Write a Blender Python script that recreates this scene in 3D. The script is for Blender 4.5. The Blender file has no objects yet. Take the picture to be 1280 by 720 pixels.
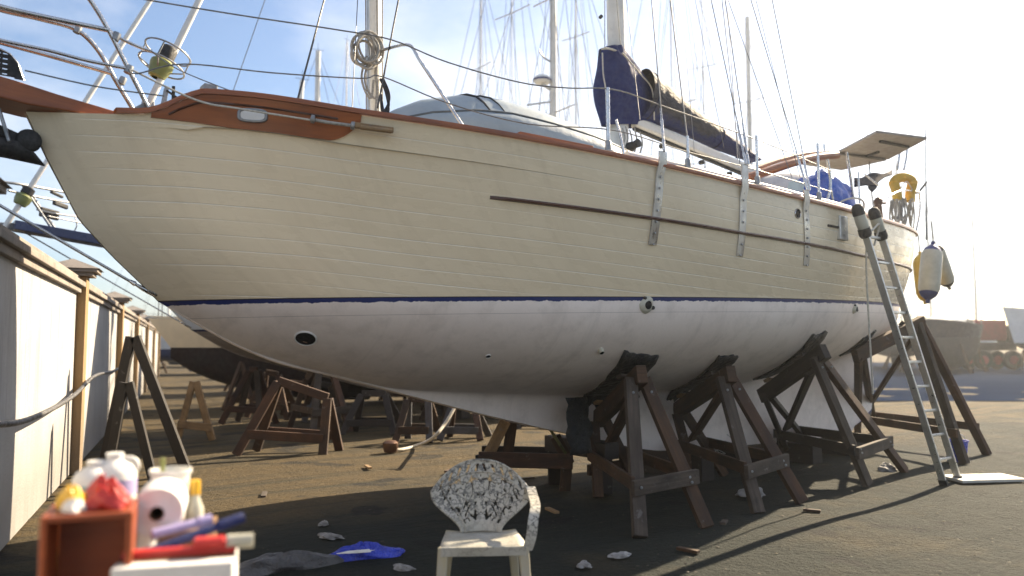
import bpy, bmesh, math, random
from mathutils import Vector, Matrix
random.seed(7)
R = math.radians
sc = bpy.context.scene
COL = sc.collection

# ------------------------------------------------------------------ camera
FPX = 995.6                      # focal length in pixels of a 1280 px wide frame
TH = math.atan(73/FPX)           # the camera looks slightly up
EYE = 1.5
cd = bpy.data.cameras.new('camera'); cam = bpy.data.objects.new('camera', cd); COL.objects.link(cam)
cam.location = (0, 0, EYE); cam.rotation_euler = (math.pi/2+TH, 0, 0)
cd.sensor_width = 36; cd.lens = FPX/1280*36; cd.clip_start = .05; cd.clip_end = 3000
cd.dof.use_dof = True; cd.dof.focus_distance = 7.0; cd.dof.aperture_fstop = 1.1
sc.camera = cam
sc.view_settings.view_transform = 'Standard'; sc.view_settings.look = 'None'
sc.view_settings.exposure = 1.74; sc.view_settings.gamma = 1; sc.view_settings.use_curve_mapping = False
sc.cycles.use_denoising = True
sc.cycles.max_bounces = 6

# ------------------------------------------------------------------ sun and sky
SUN_AZ, SUN_EL = R(43), R(32)    # azimuth to the right of the view direction
SUN = Vector((math.sin(SUN_AZ)*math.cos(SUN_EL), math.cos(SUN_AZ)*math.cos(SUN_EL), math.sin(SUN_EL)))
ld = bpy.data.lights.new('sun', 'SUN'); ld.energy = 5.0; ld.angle = R(.5); ld.color = (1, .82, .58)
sun = bpy.data.objects.new('sun', ld); COL.objects.link(sun)
sun.rotation_euler = SUN.to_track_quat('Z', 'Y').to_euler()
wd = bpy.data.worlds.new('World'); sc.world = wd; wd.use_nodes = True
nt = wd.node_tree; nd = nt.nodes; lk = nt.links
bg = nd['Background']; bg.inputs['Strength'].default_value = .056
sky = nd.new('ShaderNodeTexSky'); sky.sky_type = 'NISHITA'; sky.sun_disc = False
sky.sun_elevation = SUN_EL; sky.sun_rotation = SUN_AZ
sky.air_density = 1.0; sky.dust_density = 1.3; sky.ozone_density = 3.0
tcw = nd.new('ShaderNodeTexCoord')
mpw = nd.new('ShaderNodeMapping'); mpw.inputs['Scale'].default_value = (1, 1, 2.2); mpw.inputs['Location'].default_value = (.55, .2, .1)
lk.new(tcw.outputs['Generated'], mpw.inputs[0])
nzw = nd.new('ShaderNodeTexNoise'); nzw.inputs['Scale'].default_value = 2.6; nzw.inputs['Detail'].default_value = 7; nzw.inputs['Roughness'].default_value = .55
lk.new(mpw.outputs[0], nzw.inputs['Vector'])
rpw = nd.new('ShaderNodeValToRGB'); rpw.color_ramp.elements[0].position = .40; rpw.color_ramp.elements[1].position = .78
lk.new(nzw.outputs['Fac'], rpw.inputs[0])
mxw = nd.new('ShaderNodeMix'); mxw.data_type = 'RGBA'
mxw.inputs['B'].default_value = (7.2, 7.2, 7.4, 1)
lk.new(rpw.outputs[0], mxw.inputs['Factor']); lk.new(sky.outputs[0], mxw.inputs['A'])
lk.new(mxw.outputs['Result'], bg.inputs['Color'])

# ------------------------------------------------------------------ materials
def new_mat(name):
    m = bpy.data.materials.new(name); m.use_nodes = True
    t = m.node_tree; b = t.nodes['Principled BSDF']
    return m, t, t.nodes, t.links, b

def tex(nodes, links, kind='Object', scale=(1, 1, 1)):
    tc = nodes.new('ShaderNodeTexCoord'); mp = nodes.new('ShaderNodeMapping')
    mp.inputs['Scale'].default_value = scale
    links.new(tc.outputs[kind], mp.inputs[0]); return mp.outputs[0]

def noise(nodes, links, vec, scale, detail=5, rough=.55, lo=.35, hi=.65):
    n = nodes.new('ShaderNodeTexNoise'); n.inputs['Scale'].default_value = scale
    n.inputs['Detail'].default_value = detail; n.inputs['Roughness'].default_value = rough
    links.new(vec, n.inputs['Vector'])
    r = nodes.new('ShaderNodeMapRange'); r.inputs['From Min'].default_value = lo; r.inputs['From Max'].default_value = hi
    links.new(n.outputs['Fac'], r.inputs['Value']); return r.outputs[0]

def mix(nodes, links, fac, a, b):
    m = nodes.new('ShaderNodeMix'); m.data_type = 'RGBA'
    if isinstance(fac, (int, float)): m.inputs['Factor'].default_value = fac
    else: links.new(fac, m.inputs['Factor'])
    for k, c in (('A', a), ('B', b)):
        if isinstance(c, (tuple, list)): m.inputs[k].default_value = (*c[:3], 1)
        else: links.new(c, m.inputs[k])
    return m.outputs['Result']

def math_n(nodes, links, op, a, b=0.0, clamp=False):
    m = nodes.new('ShaderNodeMath'); m.operation = op; m.use_clamp = clamp
    for i, c in enumerate((a, b)):
        if isinstance(c, (int, float)): m.inputs[i].default_value = c
        else: links.new(c, m.inputs[i])
    return m.outputs[0]

def bump(nodes, links, b, h, strength=.3, dist=.01):
    n = nodes.new('ShaderNodeBump'); n.inputs['Strength'].default_value = strength; n.inputs['Distance'].default_value = dist
    links.new(h, n.inputs['Height']); links.new(n.outputs[0], b.inputs['Normal']); return n

def pmat(name, c1, c2, scale=6, rough=.6, metal=0, bmp=0, bscale=60, stretch=(1, 1, 1), lo=.35, hi=.65, coat=0, rvar=.15, bdist=.004):
    m, t, n, l, b = new_mat(name)
    v = tex(n, l, 'Object', stretch)
    f = noise(n, l, v, scale, 7, .6, lo, hi)
    l.new(mix(n, l, f, c1, c2), b.inputs['Base Color'])
    f2 = noise(n, l, v, scale*3.1, 4)
    rr = n.new('ShaderNodeMapRange'); rr.inputs['To Min'].default_value = max(.03, rough-rvar); rr.inputs['To Max'].default_value = min(1, rough+rvar)
    l.new(f2, rr.inputs['Value']); l.new(rr.outputs[0], b.inputs['Roughness'])
    b.inputs['Metallic'].default_value = metal; b.inputs['Coat Weight'].default_value = coat
    if bmp: bump(n, l, b, noise(n, l, v, bscale, 5, .6, .2, .8), bmp, bdist)
    return m

def wood(name, c1, c2, c3=None, rough=.75, coat=0, bmp=.5, gray=0.0):
    """grain runs along U of the UV map, metres"""
    m, t, n, l, b = new_mat(name)
    v = tex(n, l, 'UV', (1, 1, 1))
    oi = n.new('ShaderNodeObjectInfo')
    va = n.new('ShaderNodeVectorMath'); va.operation = 'ADD'; l.new(v, va.inputs[0])
    cb = n.new('ShaderNodeCombineXYZ'); l.new(math_n(n, l, 'MULTIPLY', oi.outputs['Random'], 37.0), cb.inputs['Z']); l.new(cb.outputs[0], va.inputs[1])
    ms = n.new('ShaderNodeMapping'); ms.inputs['Scale'].default_value = (2.0, 42, 1); l.new(va.outputs[0], ms.inputs[0])
    g = noise(n, l, ms.outputs[0], 1.0, 6, .65, .3, .7)
    ms2 = n.new('ShaderNodeMapping'); ms2.inputs['Scale'].default_value = (1.2, 4, 1); l.new(va.outputs[0], ms2.inputs[0])
    big = noise(n, l, ms2.outputs[0], 1.6, 5, .6, .35, .65)
    c = mix(n, l, g, c1, c2)
    c = mix(n, l, math_n(n, l, 'MULTIPLY', big, .75), c, c3 or tuple(x*.55 for x in c1))
    if not coat:
        ob = tex(n, l, 'Object')
        spl = noise(n, l, ob, 9, 6, .7, .62, .68)                 # splashes of old paint
        c = mix(n, l, math_n(n, l, 'MULTIPLY', spl, .4), c, (.22, .21, .20))
        grime = noise(n, l, ob, 3.2, 6, .65, .45, .7)
        c = mix(n, l, math_n(n, l, 'MULTIPLY', grime, .6), c, (.012, .010, .009))
    l.new(c, b.inputs['Base Color'])
    b.inputs['Roughness'].default_value = rough; b.inputs['Coat Weight'].default_value = coat
    b.inputs['Coat Roughness'].default_value = .15
    if bmp: bump(n, l, b, g, bmp, .003)
    return m

M = {}
M['teak'] = wood('varnished_teak', (.36, .10, .017), (.24, .058, .011), (.13, .034, .010), .45, .2, .15)
M['teak_dark'] = wood('dark_teak', (.10, .034, .016), (.055, .02, .011), (.04, .015, .01), .45, .2, .2)
M['timber'] = wood('stand_timber', (.10, .048, .020), (.05, .025, .012), (.022, .014, .010), .8, 0, .8)
M['timber_grey'] = wood('weathered_timber', (.105, .082, .064), (.052, .040, .031), (.028, .020, .015), .85, 0, .9)
M['timber_pale'] = wood('pale_timber', (.38, .25, .12), (.26, .16, .075), (.17, .11, .06), .8, 0, .6)
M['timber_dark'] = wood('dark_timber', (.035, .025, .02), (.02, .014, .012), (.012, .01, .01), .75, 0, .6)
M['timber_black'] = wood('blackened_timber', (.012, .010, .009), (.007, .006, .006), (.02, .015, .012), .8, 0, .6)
M['timber_red'] = wood('red_brown_timber', (.10, .042, .018), (.058, .024, .011), (.026, .013, .009), .75, 0, .6)
M['timber_blue'] = wood('blue_grey_timber', (.11, .12, .14), (.06, .07, .085), (.05, .035, .03), .8, 0, .6)
M['boxwood'] = wood('orange_stained_wood', (.42, .095, .022), (.30, .06, .015), (.18, .036, .011), .45, .2, .2)
M['steel'] = pmat('stainless_steel', (.62, .62, .62), (.45, .45, .46), 9, .25, 1)
M['galv'] = pmat('galvanised_steel', (.36, .37, .38), (.22, .23, .24), 14, .5, .8, .2, 90)
M['alu'] = pmat('anodised_aluminium', (.62, .62, .60), (.48, .48, .47), 7, .42, .75)
M['strap'] = pmat('stained_steel_strap', (.50, .49, .47), (.14, .11, .09), 5, .38, .7, .2, 60, (1, 1, .6), .5, .72)
M['mastpaint'] = pmat('mast_paint', (.74, .73, .70), (.60, .59, .56), 5, .38, 0, .1, 40)
M['wire'] = pmat('rigging_wire', (.20, .21, .22), (.11, .115, .12), 20, .45, .6)
M['wire_dark'] = pmat('dark_wire', (.045, .048, .055), (.02, .022, .025), 20, .6, .2)
M['rope'] = pmat('grey_rope', (.42, .40, .36), (.25, .24, .22), 55, .9, 0, .6, 160)
M['rope_dark'] = pmat('dark_rope', (.03, .035, .05), (.015, .017, .02), 40, .9, 0, .6, 160)
M['rope_white'] = pmat('pale_rope', (.60, .57, .50), (.42, .40, .35), 40, .9, 0, .5, 160)
M['black'] = pmat('black_rubber', (.012, .012, .013), (.03, .03, .03), 18, .7, 0, .3, 80)
M['hole'] = pmat('opening_shade_black', (.004, .004, .005), (.008, .009, .01), 18, .85)  # black stands in for the shade inside openings that are not cut
M['lime'] = pmat('lime_plastic', (.20, .225, .07), (.15, .17, .05), 9, .45)
M['navy'] = pmat('navy_canvas', (.006, .014, .085), (.010, .024, .12), 7, .85, 0, .5, 200)
M['navy_dark'] = pmat('dark_navy_canvas', (.008, .010, .03), (.014, .018, .045), 7, .85, 0, .5, 200)
M['canvas_grey'] = pmat('faded_canvas', (.20, .20, .225), (.10, .105, .14), 5, .5, 0, .6, 24, bdist=.02)
def faded_cover():
    m, t, n, l, b = new_mat('sun_faded_navy_canvas')
    uv = tex(n, l, 'UV'); sp = n.new('ShaderNodeSeparateXYZ'); l.new(uv, sp.inputs[0])
    d = math_n(n, l, 'ABSOLUTE', math_n(n, l, 'SUBTRACT', sp.outputs['Y'], .65))       # .65 = along the top of the fold
    nz = noise(n, l, tex(n, l, 'UV', (7, 9, 1)), 1.0, 6, .65, .2, .8)
    e = math_n(n, l, 'ADD', d, math_n(n, l, 'MULTIPLY', math_n(n, l, 'SUBTRACT', nz, .5), .14))
    lim = n.new('ShaderNodeMapRange'); lim.inputs['From Min'].default_value = 2.3; lim.inputs['From Max'].default_value = 3.4
    lim.inputs['To Min'].default_value = .16; lim.inputs['To Max'].default_value = .60; l.new(sp.outputs['X'], lim.inputs['Value'])
    f = n.new('ShaderNodeMapRange'); f.inputs['From Min'].default_value = -.05; f.inputs['From Max'].default_value = .05
    l.new(math_n(n, l, 'SUBTRACT', e, lim.outputs[0]), f.inputs['Value'])
    g = noise(n, l, tex(n, l, 'UV', (5, 22, 1)), 1.0, 4, .6, .3, .7)
    grey = mix(n, l, g, (.060, .060, .068), (.028, .028, .038))
    l.new(mix(n, l, f.outputs[0], (.013, .024, .10), grey), b.inputs['Base Color'])
    b.inputs['Roughness'].default_value = .7; b.inputs['Specular IOR Level'].default_value = .3; bump(n, l, b, g, .7, .02)
    return m
M['faded'] = faded_cover()
M['pvc'] = pmat('grey_pvc', (.29, .35, .40), (.235, .285, .33), 3, .48, 0, .25, 7, bdist=.02)
M['pvc_dark'] = pmat('dark_pvc_strake', (.08, .10, .12), (.055, .07, .085), 6, .5)
M['blue'] = pmat('blue_tarpaulin', (.02, .07, .36), (.035, .12, .5), 4, .45, 0, .7, 12, bdist=.03)
M['pale_canvas'] = pmat('pale_sprayhood_canvas', (.62, .60, .60), (.46, .45, .48), 4, .8, 0, .4, 14, bdist=.02)
M['window'] = pmat('clear_vinyl', (.45, .52, .53), (.30, .38, .40), 3, .15)
M['yellow'] = pmat('yellow_foam', (.62, .40, .04), (.50, .30, .03), 6, .65, 0, .3, 40)
M['fender'] = pmat('white_vinyl_fender', (.50, .49, .41), (.38, .37, .30), 5, .5, 0, .2, 20)
M['fender_blue'] = pmat('blue_vinyl', (.015, .03, .18), (.01, .02, .11), 6, .5)
M['panel'] = pmat('solar_panel_back', (.29, .265, .24), (.23, .21, .19), 4, .6)
M['panel_cells'] = pmat('solar_cells', (.01, .014, .04), (.015, .02, .06), 10, .12)
M['deck'] = pmat('deck_paint', (.60, .58, .52), (.48, .46, .42), 4, .7, 0, .3, 90)
M['white'] = pmat('white_paint', (.74, .74, .72), (.60, .60, .58), 3, .4)
M['plastic'] = pmat('white_plastic', (.78, .77, .74), (.64, .63, .60), 8, .4)
M['scrap'] = pmat('dirty_paper', (.34, .34, .34), (.16, .155, .15), 9, .9, 0, .5, 40)
M['paper'] = pmat('white_paper', (.74, .73, .71), (.66, .65, .63), 12, .95, 0, .5, 40)
M['card'] = pmat('brown_card', (.20, .11, .05), (.14, .075, .035), 14, .9)
M['lab_teal'] = pmat('teal_print', (.10, .34, .36), (.55, .56, .55), 14, .6)
M['red'] = pmat('red_plastic', (.50, .03, .02), (.38, .02, .02), 8, .45)
M['yellow_pl'] = pmat('yellow_plastic', (.75, .45, .03), (.60, .34, .03), 8, .45)
M['lilac'] = pmat('lilac_wrap', (.42, .38, .62), (.32, .28, .5), 8, .5)
M['blue_pl'] = pmat('blue_plastic', (.015, .03, .33), (.03, .06, .55), 9, .3, 0, .8, 22, bdist=.02)
M['stucco'] = None
M['maroon'] = pmat('maroon_antifouling', (.045, .012, .012), (.025, .01, .01), 3, .8)
M['maroon_dark'] = pmat('blackish_maroon_antifouling', (.014, .005, .005), (.008, .005, .005), 3, .9)
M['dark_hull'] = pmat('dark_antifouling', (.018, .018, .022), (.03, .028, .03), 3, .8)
M['cream_far'] = pmat('cream_topside', (.66, .58, .44), (.55, .49, .38), 2, .45)
M['white_far'] = pmat('white_topside', (.72, .73, .74), (.62, .63, .65), 2, .35)
M['navy_far'] = pmat('navy_topside', (.02, .032, .09), (.03, .045, .12), 2, .4)
M['navy_dark_far'] = pmat('dull_navy_topside', (.012, .016, .035), (.018, .022, .045), 2, .6)
M['teal_far'] = pmat('grey_topside', (.33, .36, .40), (.26, .29, .33), 2, .4)
M['bottom_grey'] = pmat('grey_primer', (.20, .17, .15), (.15, .13, .115), 3, .8)
M['red_machine'] = pmat('red_machine_paint', (.32, .03, .03), (.22, .025, .02), 5, .5)
M['bronze'] = pmat('bronze', (.16, .085, .05), (.09, .05, .035), 10, .45, .6)
M['stone'] = pmat('rounded_gravel', (.06, .052, .036), (.022, .021, .017), 3, .9)
M['sheet'] = pmat('dark_plastic_sheet', (.004, .006, .008), (.007, .010, .012), 6, .6, 0, 1, 9, bdist=.03)
M['grey_plastic'] = pmat('grey_plastic_sheet', (.10, .10, .105), (.05, .05, .055), 6, .45, 0, 1, 12, bdist=.03)
M['board'] = pmat('pale_board', (.52, .51, .46), (.40, .39, .35), 4, .8, 0, .3, 40)
M['olive'] = pmat('olive_cloth', (.12, .12, .045), (.08, .08, .03), 8, .9)

# cream topside with scored plank seams (UV: u = metres along the hull, v = metres below the rail)
def topside(name, c1, c2):
    m, t, n, l, b = new_mat(name)
    uv = tex(n, l, 'UV'); sep = n.new('ShaderNodeSeparateXYZ'); l.new(uv, sep.inputs[0])
    v = sep.outputs['Y']
    wob = noise(n, l, tex(n, l, 'UV', (.35, .35, 1)), 1.0, 2, .5, 0, 1)
    k = math_n(n, l, 'ADD', math_n(n, l, 'DIVIDE', v, .108), .35)
    fr = math_n(n, l, 'FRACT', k)
    d = math_n(n, l, 'ABSOLUTE', math_n(n, l, 'SUBTRACT', fr, .5))          # 0 at the seam
    groove = n.new('ShaderNodeMapRange'); groove.interpolation_type = 'SMOOTHSTEP'
    groove.inputs['From Min'].default_value = .012; groove.inputs['From Max'].default_value = .055
    l.new(d, groove.inputs['Value'])
    # the seams are filled and faint in places
    pv = n.new('ShaderNodeVectorMath'); pv.operation = 'MULTIPLY'; pv.inputs[1].default_value = (.55, 9.26, 1); l.new(uv, pv.inputs[0])
    vis = noise(n, l, pv.outputs[0], 1.0, 2, .5, .38, .52)
    top = n.new('ShaderNodeMapRange'); top.inputs['From Min'].default_value = .10; top.inputs['From Max'].default_value = .13; l.new(v, top.inputs['Value'])
    amt = math_n(n, l, 'MULTIPLY', vis, top.outputs[0])
    amt = math_n(n, l, 'ADD', math_n(n, l, 'MULTIPLY', amt, .75), math_n(n, l, 'MULTIPLY', top.outputs[0], .25))
    ux = n.new('ShaderNodeMapRange'); ux.inputs['From Min'].default_value = 20.28; ux.inputs['From Max'].default_value = 20.42      # seams stop short of the stem
    l.new(math_n(n, l, 'ADD', sep.outputs['X'], math_n(n, l, 'MULTIPLY', vis, .12)), ux.inputs['Value'])
    amt = math_n(n, l, 'MULTIPLY', amt, ux.outputs[0])
    cut = math_n(n, l, 'SUBTRACT', 1.0, math_n(n, l, 'MULTIPLY', math_n(n, l, 'SUBTRACT', 1.0, groove.outputs[0]), amt))
    base = mix(n, l, noise(n, l, tex(n, l, 'UV', (.5, 1.6, 1)), 1.3, 6, .6, .3, .7), c1, c2)
    dirt = noise(n, l, tex(n, l, 'UV', (1.8, .22, 1)), 5, 6, .65, .5, .8)
    base = mix(n, l, math_n(n, l, 'MULTIPLY', dirt, .26), base, (.40, .31, .2))
    base = mix(n, l, math_n(n, l, 'MULTIPLY', math_n(n, l, 'SUBTRACT', 1.0, cut), .6), base, (.80, .76, .68))
    l.new(base, b.inputs['Base Color'])
    rr = n.new('ShaderNodeMapRange'); rr.inputs['To Min'].default_value = .2; rr.inputs['To Max'].default_value = .36
    l.new(noise(n, l, tex(n, l, 'UV', (1, 3, 1)), 3, 5), rr.inputs['Value']); l.new(rr.outputs[0], b.inputs['Roughness'])
    h = math_n(n, l, 'ADD', math_n(n, l, 'MULTIPLY', cut, 1.0), math_n(n, l, 'MULTIPLY', wob, .6))
    bump(n, l, b, h, .4, .006)
    return m
M['topside'] = topside('cream_plank_topside', (.76, .65, .465), (.70, .59, .415))

# white bottom primer with the ragged navy boot stripe (UV v = metres below the waterline)
def bottom(name, c1, c2, stripe):
    m, t, n, l, b = new_mat(name)
    uv = tex(n, l, 'UV'); sep = n.new('ShaderNodeSeparateXYZ'); l.new(uv, sep.inputs[0]); v = sep.outputs['Y']
    ob = tex(n, l, 'Object', (1, 1, 1))
    base = mix(n, l, noise(n, l, ob, .9, 6, .6, .3, .7), c1, c2)
    base = mix(n, l, math_n(n, l, 'MULTIPLY', noise(n, l, ob, 5, 6, .65, .48, .75), .35), base, (.36, .31, .27))
    drip = noise(n, l, tex(n, l, 'UV', (7, .6, 1)), 1.0, 6, .7, .55, .8)
    base = mix(n, l, math_n(n, l, 'MULTIPLY', drip, .28), base, (.30, .27, .24))
    sand = noise(n, l, tex(n, l, 'UV', (1.5, 16, 1)), 1.0, 5, .7, .5, .75)
    base = mix(n, l, math_n(n, l, 'MULTIPLY', sand, .16), base, (.74, .70, .66))
    rag = noise(n, l, tex(n, l, 'UV', (9, 1, 1)), 1.0, 6, .7, .25, .75)
    edge = math_n(n, l, 'ADD', .022, math_n(n, l, 'MULTIPLY', rag, .030))
    ins = math_n(n, l, 'LESS_THAN', v, edge)
    base = mix(n, l, ins, base, stripe)
    # one thin scribed line below the stripe
    ln = math_n(n, l, 'LESS_THAN', math_n(n, l, 'ABSOLUTE', math_n(n, l, 'SUBTRACT', v, .135)), .0022)
    base = mix(n, l, math_n(n, l, 'MULTIPLY', ln, .5), base, (.25, .22, .22))
    gap = math_n(n, l, 'LESS_THAN', v, .008)
    base = mix(n, l, gap, base, (.012, .012, .016))
    l.new(base, b.inputs['Base Color']); b.inputs['Roughness'].default_value = .55
    bump(n, l, b, noise(n, l, ob, 30, 5, .6, .2, .8), .12, .006)
    return m
M['bottom'] = bottom('white_bottom_primer', (.86, .78, .72), (.78, .69, .635), (.008, .02, .12))
M['bottom2'] = bottom('grey_bottom_primer', (.24, .21, .19), (.19, .165, .15), (.012, .02, .08))
M['topside2'] = pmat('pale_blue_white_topside', (.62, .66, .70), (.55, .59, .63), 2, .35)

def ground_mat():
    m, t, n, l, b = new_mat('packed_dirt')
    ob = tex(n, l, 'Object')
    a = noise(n, l, ob, .35, 6, .6, .35, .65); c = noise(n, l, ob, 2.3, 8, .65, .35, .68); d = noise(n, l, ob, 22, 6, .7, .35, .7)
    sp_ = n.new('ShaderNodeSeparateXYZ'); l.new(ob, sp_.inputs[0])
    # distance from the yacht's centreline, towards the painted sunlit strip beyond it
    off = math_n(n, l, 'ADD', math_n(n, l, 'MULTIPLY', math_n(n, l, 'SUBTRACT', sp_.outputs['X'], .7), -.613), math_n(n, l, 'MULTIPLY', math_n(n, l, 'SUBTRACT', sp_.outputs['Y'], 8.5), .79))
    sun_lane = n.new('ShaderNodeMapRange'); sun_lane.interpolation_type = 'SMOOTHSTEP'
    sun_lane.inputs['From Min'].default_value = -.6; sun_lane.inputs['From Max'].default_value = 1.8
    l.new(math_n(n, l, 'ADD', off, math_n(n, l, 'MULTIPLY', math_n(n, l, 'SUBTRACT', a, .5), 2.2)), sun_lane.inputs['Value'])
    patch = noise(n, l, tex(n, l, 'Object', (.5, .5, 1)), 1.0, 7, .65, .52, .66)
    sandy_sun = math_n(n, l, 'MAXIMUM', sun_lane.outputs[0], math_n(n, l, 'MULTIPLY', patch, .4))
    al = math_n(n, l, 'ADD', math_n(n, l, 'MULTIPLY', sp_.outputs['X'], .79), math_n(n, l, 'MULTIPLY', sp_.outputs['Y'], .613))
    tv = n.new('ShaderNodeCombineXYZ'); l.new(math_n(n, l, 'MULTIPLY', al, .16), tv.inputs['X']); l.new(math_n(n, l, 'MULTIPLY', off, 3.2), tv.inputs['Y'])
    streak = noise(n, l, tv.outputs[0], 1.0, 4, .6, .48, .62)                   # darker, lower streaks along the strip
    sandy_sun = math_n(n, l, 'MULTIPLY', sandy_sun, math_n(n, l, 'SUBTRACT', 1.0, math_n(n, l, 'MULTIPLY', streak, .55)))
    base = mix(n, l, sandy_sun, (.013, .020, .018), (.112, .078, .034))  # sun on the strip and shade nearer are put into the soil colours
    base = mix(n, l, math_n(n, l, 'MULTIPLY', c, .35), base, (.028, .030, .023))
    base = mix(n, l, math_n(n, l, 'MULTIPLY', d, .55), base, (.012, .013, .011))
    sp = noise(n, l, ob, 60, 3, .6, .66, .74)
    base = mix(n, l, math_n(n, l, 'MULTIPLY', sp, .35), base, (.10, .09, .07))
    l.new(base, b.inputs['Base Color']); b.inputs['Roughness'].default_value = .92
    b.inputs['Specular IOR Level'].default_value = .25
    spill = noise(n, l, tex(n, l, 'Object', (1.1, 1.1, 1)), 1.0, 4, .5, .60, .64)       # old oil and paint spills
    l.new(mix(n, l, math_n(n, l, 'MULTIPLY', spill, .7), base, (.008, .009, .010)), b.inputs['Base Color'])
    pale = noise(n, l, tex(n, l, 'Object', (2.6, 2.6, 1), ), 1.7, 5, .6, .70, .73)
    l.new(mix(n, l, math_n(n, l, 'MULTIPLY', pale, .35), b.inputs['Base Color'].links[0].from_socket, (.16, .16, .15)), b.inputs['Base Color'])
    h = math_n(n, l, 'SUBTRACT', math_n(n, l, 'ADD', math_n(n, l, 'MULTIPLY', c, .8), math_n(n, l, 'MULTIPLY', d, .55)), math_n(n, l, 'MULTIPLY', streak, .5))
    bump(n, l, b, h, .9, .035)
    return m
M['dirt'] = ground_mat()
M['apron'] = pmat('shade_blue_paving', (.018, .028, .055), (.013, .021, .043), .3, .9, 0, .2, 20)  # shadow of the far boats put into a dark blue paving colour
M['apron'].node_tree.nodes['Principled BSDF'].inputs['Specular IOR Level'].default_value = 0  # painted shadow of the far boats, without gloss

def wall_mat(name, c1, c2, stain):
    m, t, n, l, b = new_mat(name)
    ob = tex(n, l, 'Object')
    base = mix(n, l, noise(n, l, ob, 1.4, 7, .65, .3, .7), c1, c2)
    st = noise(n, l, tex(n, l, 'Object', (6, 6, .5)), 1.0, 6, .65, .5, .8)
    base = mix(n, l, math_n(n, l, 'MULTIPLY', st, .75), base, stain)
    wz = n.new('ShaderNodeSeparateXYZ'); l.new(ob, wz.inputs[0])
    sd = n.new('ShaderNodeMapRange'); sd.inputs['From Min'].default_value = .05; sd.inputs['From Max'].default_value = .75; sd.inputs['To Min'].default_value = 1; sd.inputs['To Max'].default_value = 0
    l.new(math_n(n, l, 'ADD', wz.outputs['Z'], math_n(n, l, 'MULTIPLY', math_n(n, l, 'SUBTRACT', st, .5), .5)), sd.inputs['Value'])
    base = mix(n, l, math_n(n, l, 'MULTIPLY', sd.outputs[0], .6), base, (.16, .14, .12))       # mud splashed along the foot
    l.new(base, b.inputs['Base Color']); b.inputs['Roughness'].default_value = .9
    bump(n, l, b, noise(n, l, ob, 40, 6, .6, .2, .8), .4, .01)
    return m
M['plaster'] = wall_mat('white_plaster', (.43, .43, .435), (.31, .31, .315), (.13, .12, .11))
M['ochre'] = wall_mat('ochre_render', (.31, .205, .10), (.25, .16, .075), (.13, .09, .055))
M['coping'] = wall_mat('coping_stone', (.30, .265, .235), (.20, .175, .155), (.05, .042, .038))

def chair_mat():
    m, t, n, l, b = new_mat('mouldy_white_plastic')
    ob = tex(n, l, 'Object')
    # scrolled mould growth: thin bands between distorted cells
    nz = n.new('ShaderNodeTexNoise'); nz.inputs['Scale'].default_value = 26; nz.inputs['Detail'].default_value = 3
    l.new(ob, nz.inputs['Vector'])
    band = math_n(n, l, 'ABSOLUTE', math_n(n, l, 'SUBTRACT', nz.outputs['Fac'], .5))
    fine = n.new('ShaderNodeMapRange'); fine.inputs['From Min'].default_value = .015; fine.inputs['From Max'].default_value = .05
    fine.inputs['To Min'].default_value = 1; fine.inputs['To Max'].default_value = 0; l.new(band, fine.inputs['Value'])
    where = noise(n, l, ob, 7, 4, .6, .36, .54)
    blot = noise(n, l, ob, 34, 6, .7, .52, .62)
    hz = n.new('ShaderNodeSeparateXYZ'); l.new(ob, hz.inputs[0])
    up = n.new('ShaderNodeMapRange'); up.inputs['From Min'].default_value = .45; up.inputs['From Max'].default_value = .52; l.new(hz.outputs['Z'], up.inputs['Value'])
    up.inputs['To Min'].default_value = .32
    dirt = math_n(n, l, 'MAXIMUM', fine.outputs[0], math_n(n, l, 'MULTIPLY', where, blot))
    dirt = math_n(n, l, 'MULTIPLY', dirt, up.outputs[0])
    base = mix(n, l, noise(n, l, ob, 5, 5), (.46, .45, .41), (.36, .345, .29))
    base = mix(n, l, math_n(n, l, 'MULTIPLY', dirt, .82), base, (.03, .035, .04))
    l.new(base, b.inputs['Base Color']); b.inputs['Roughness'].default_value = .5
    bump(n, l, b, fine.outputs[0], -.5, .003)
    return m
M['chair'] = chair_mat()
M['chair_leg'] = pmat('yellowed_plastic', (.42, .36, .20), (.42, .40, .34), 5, .5, 0, 0, 60, (1, 1, .5))

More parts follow.
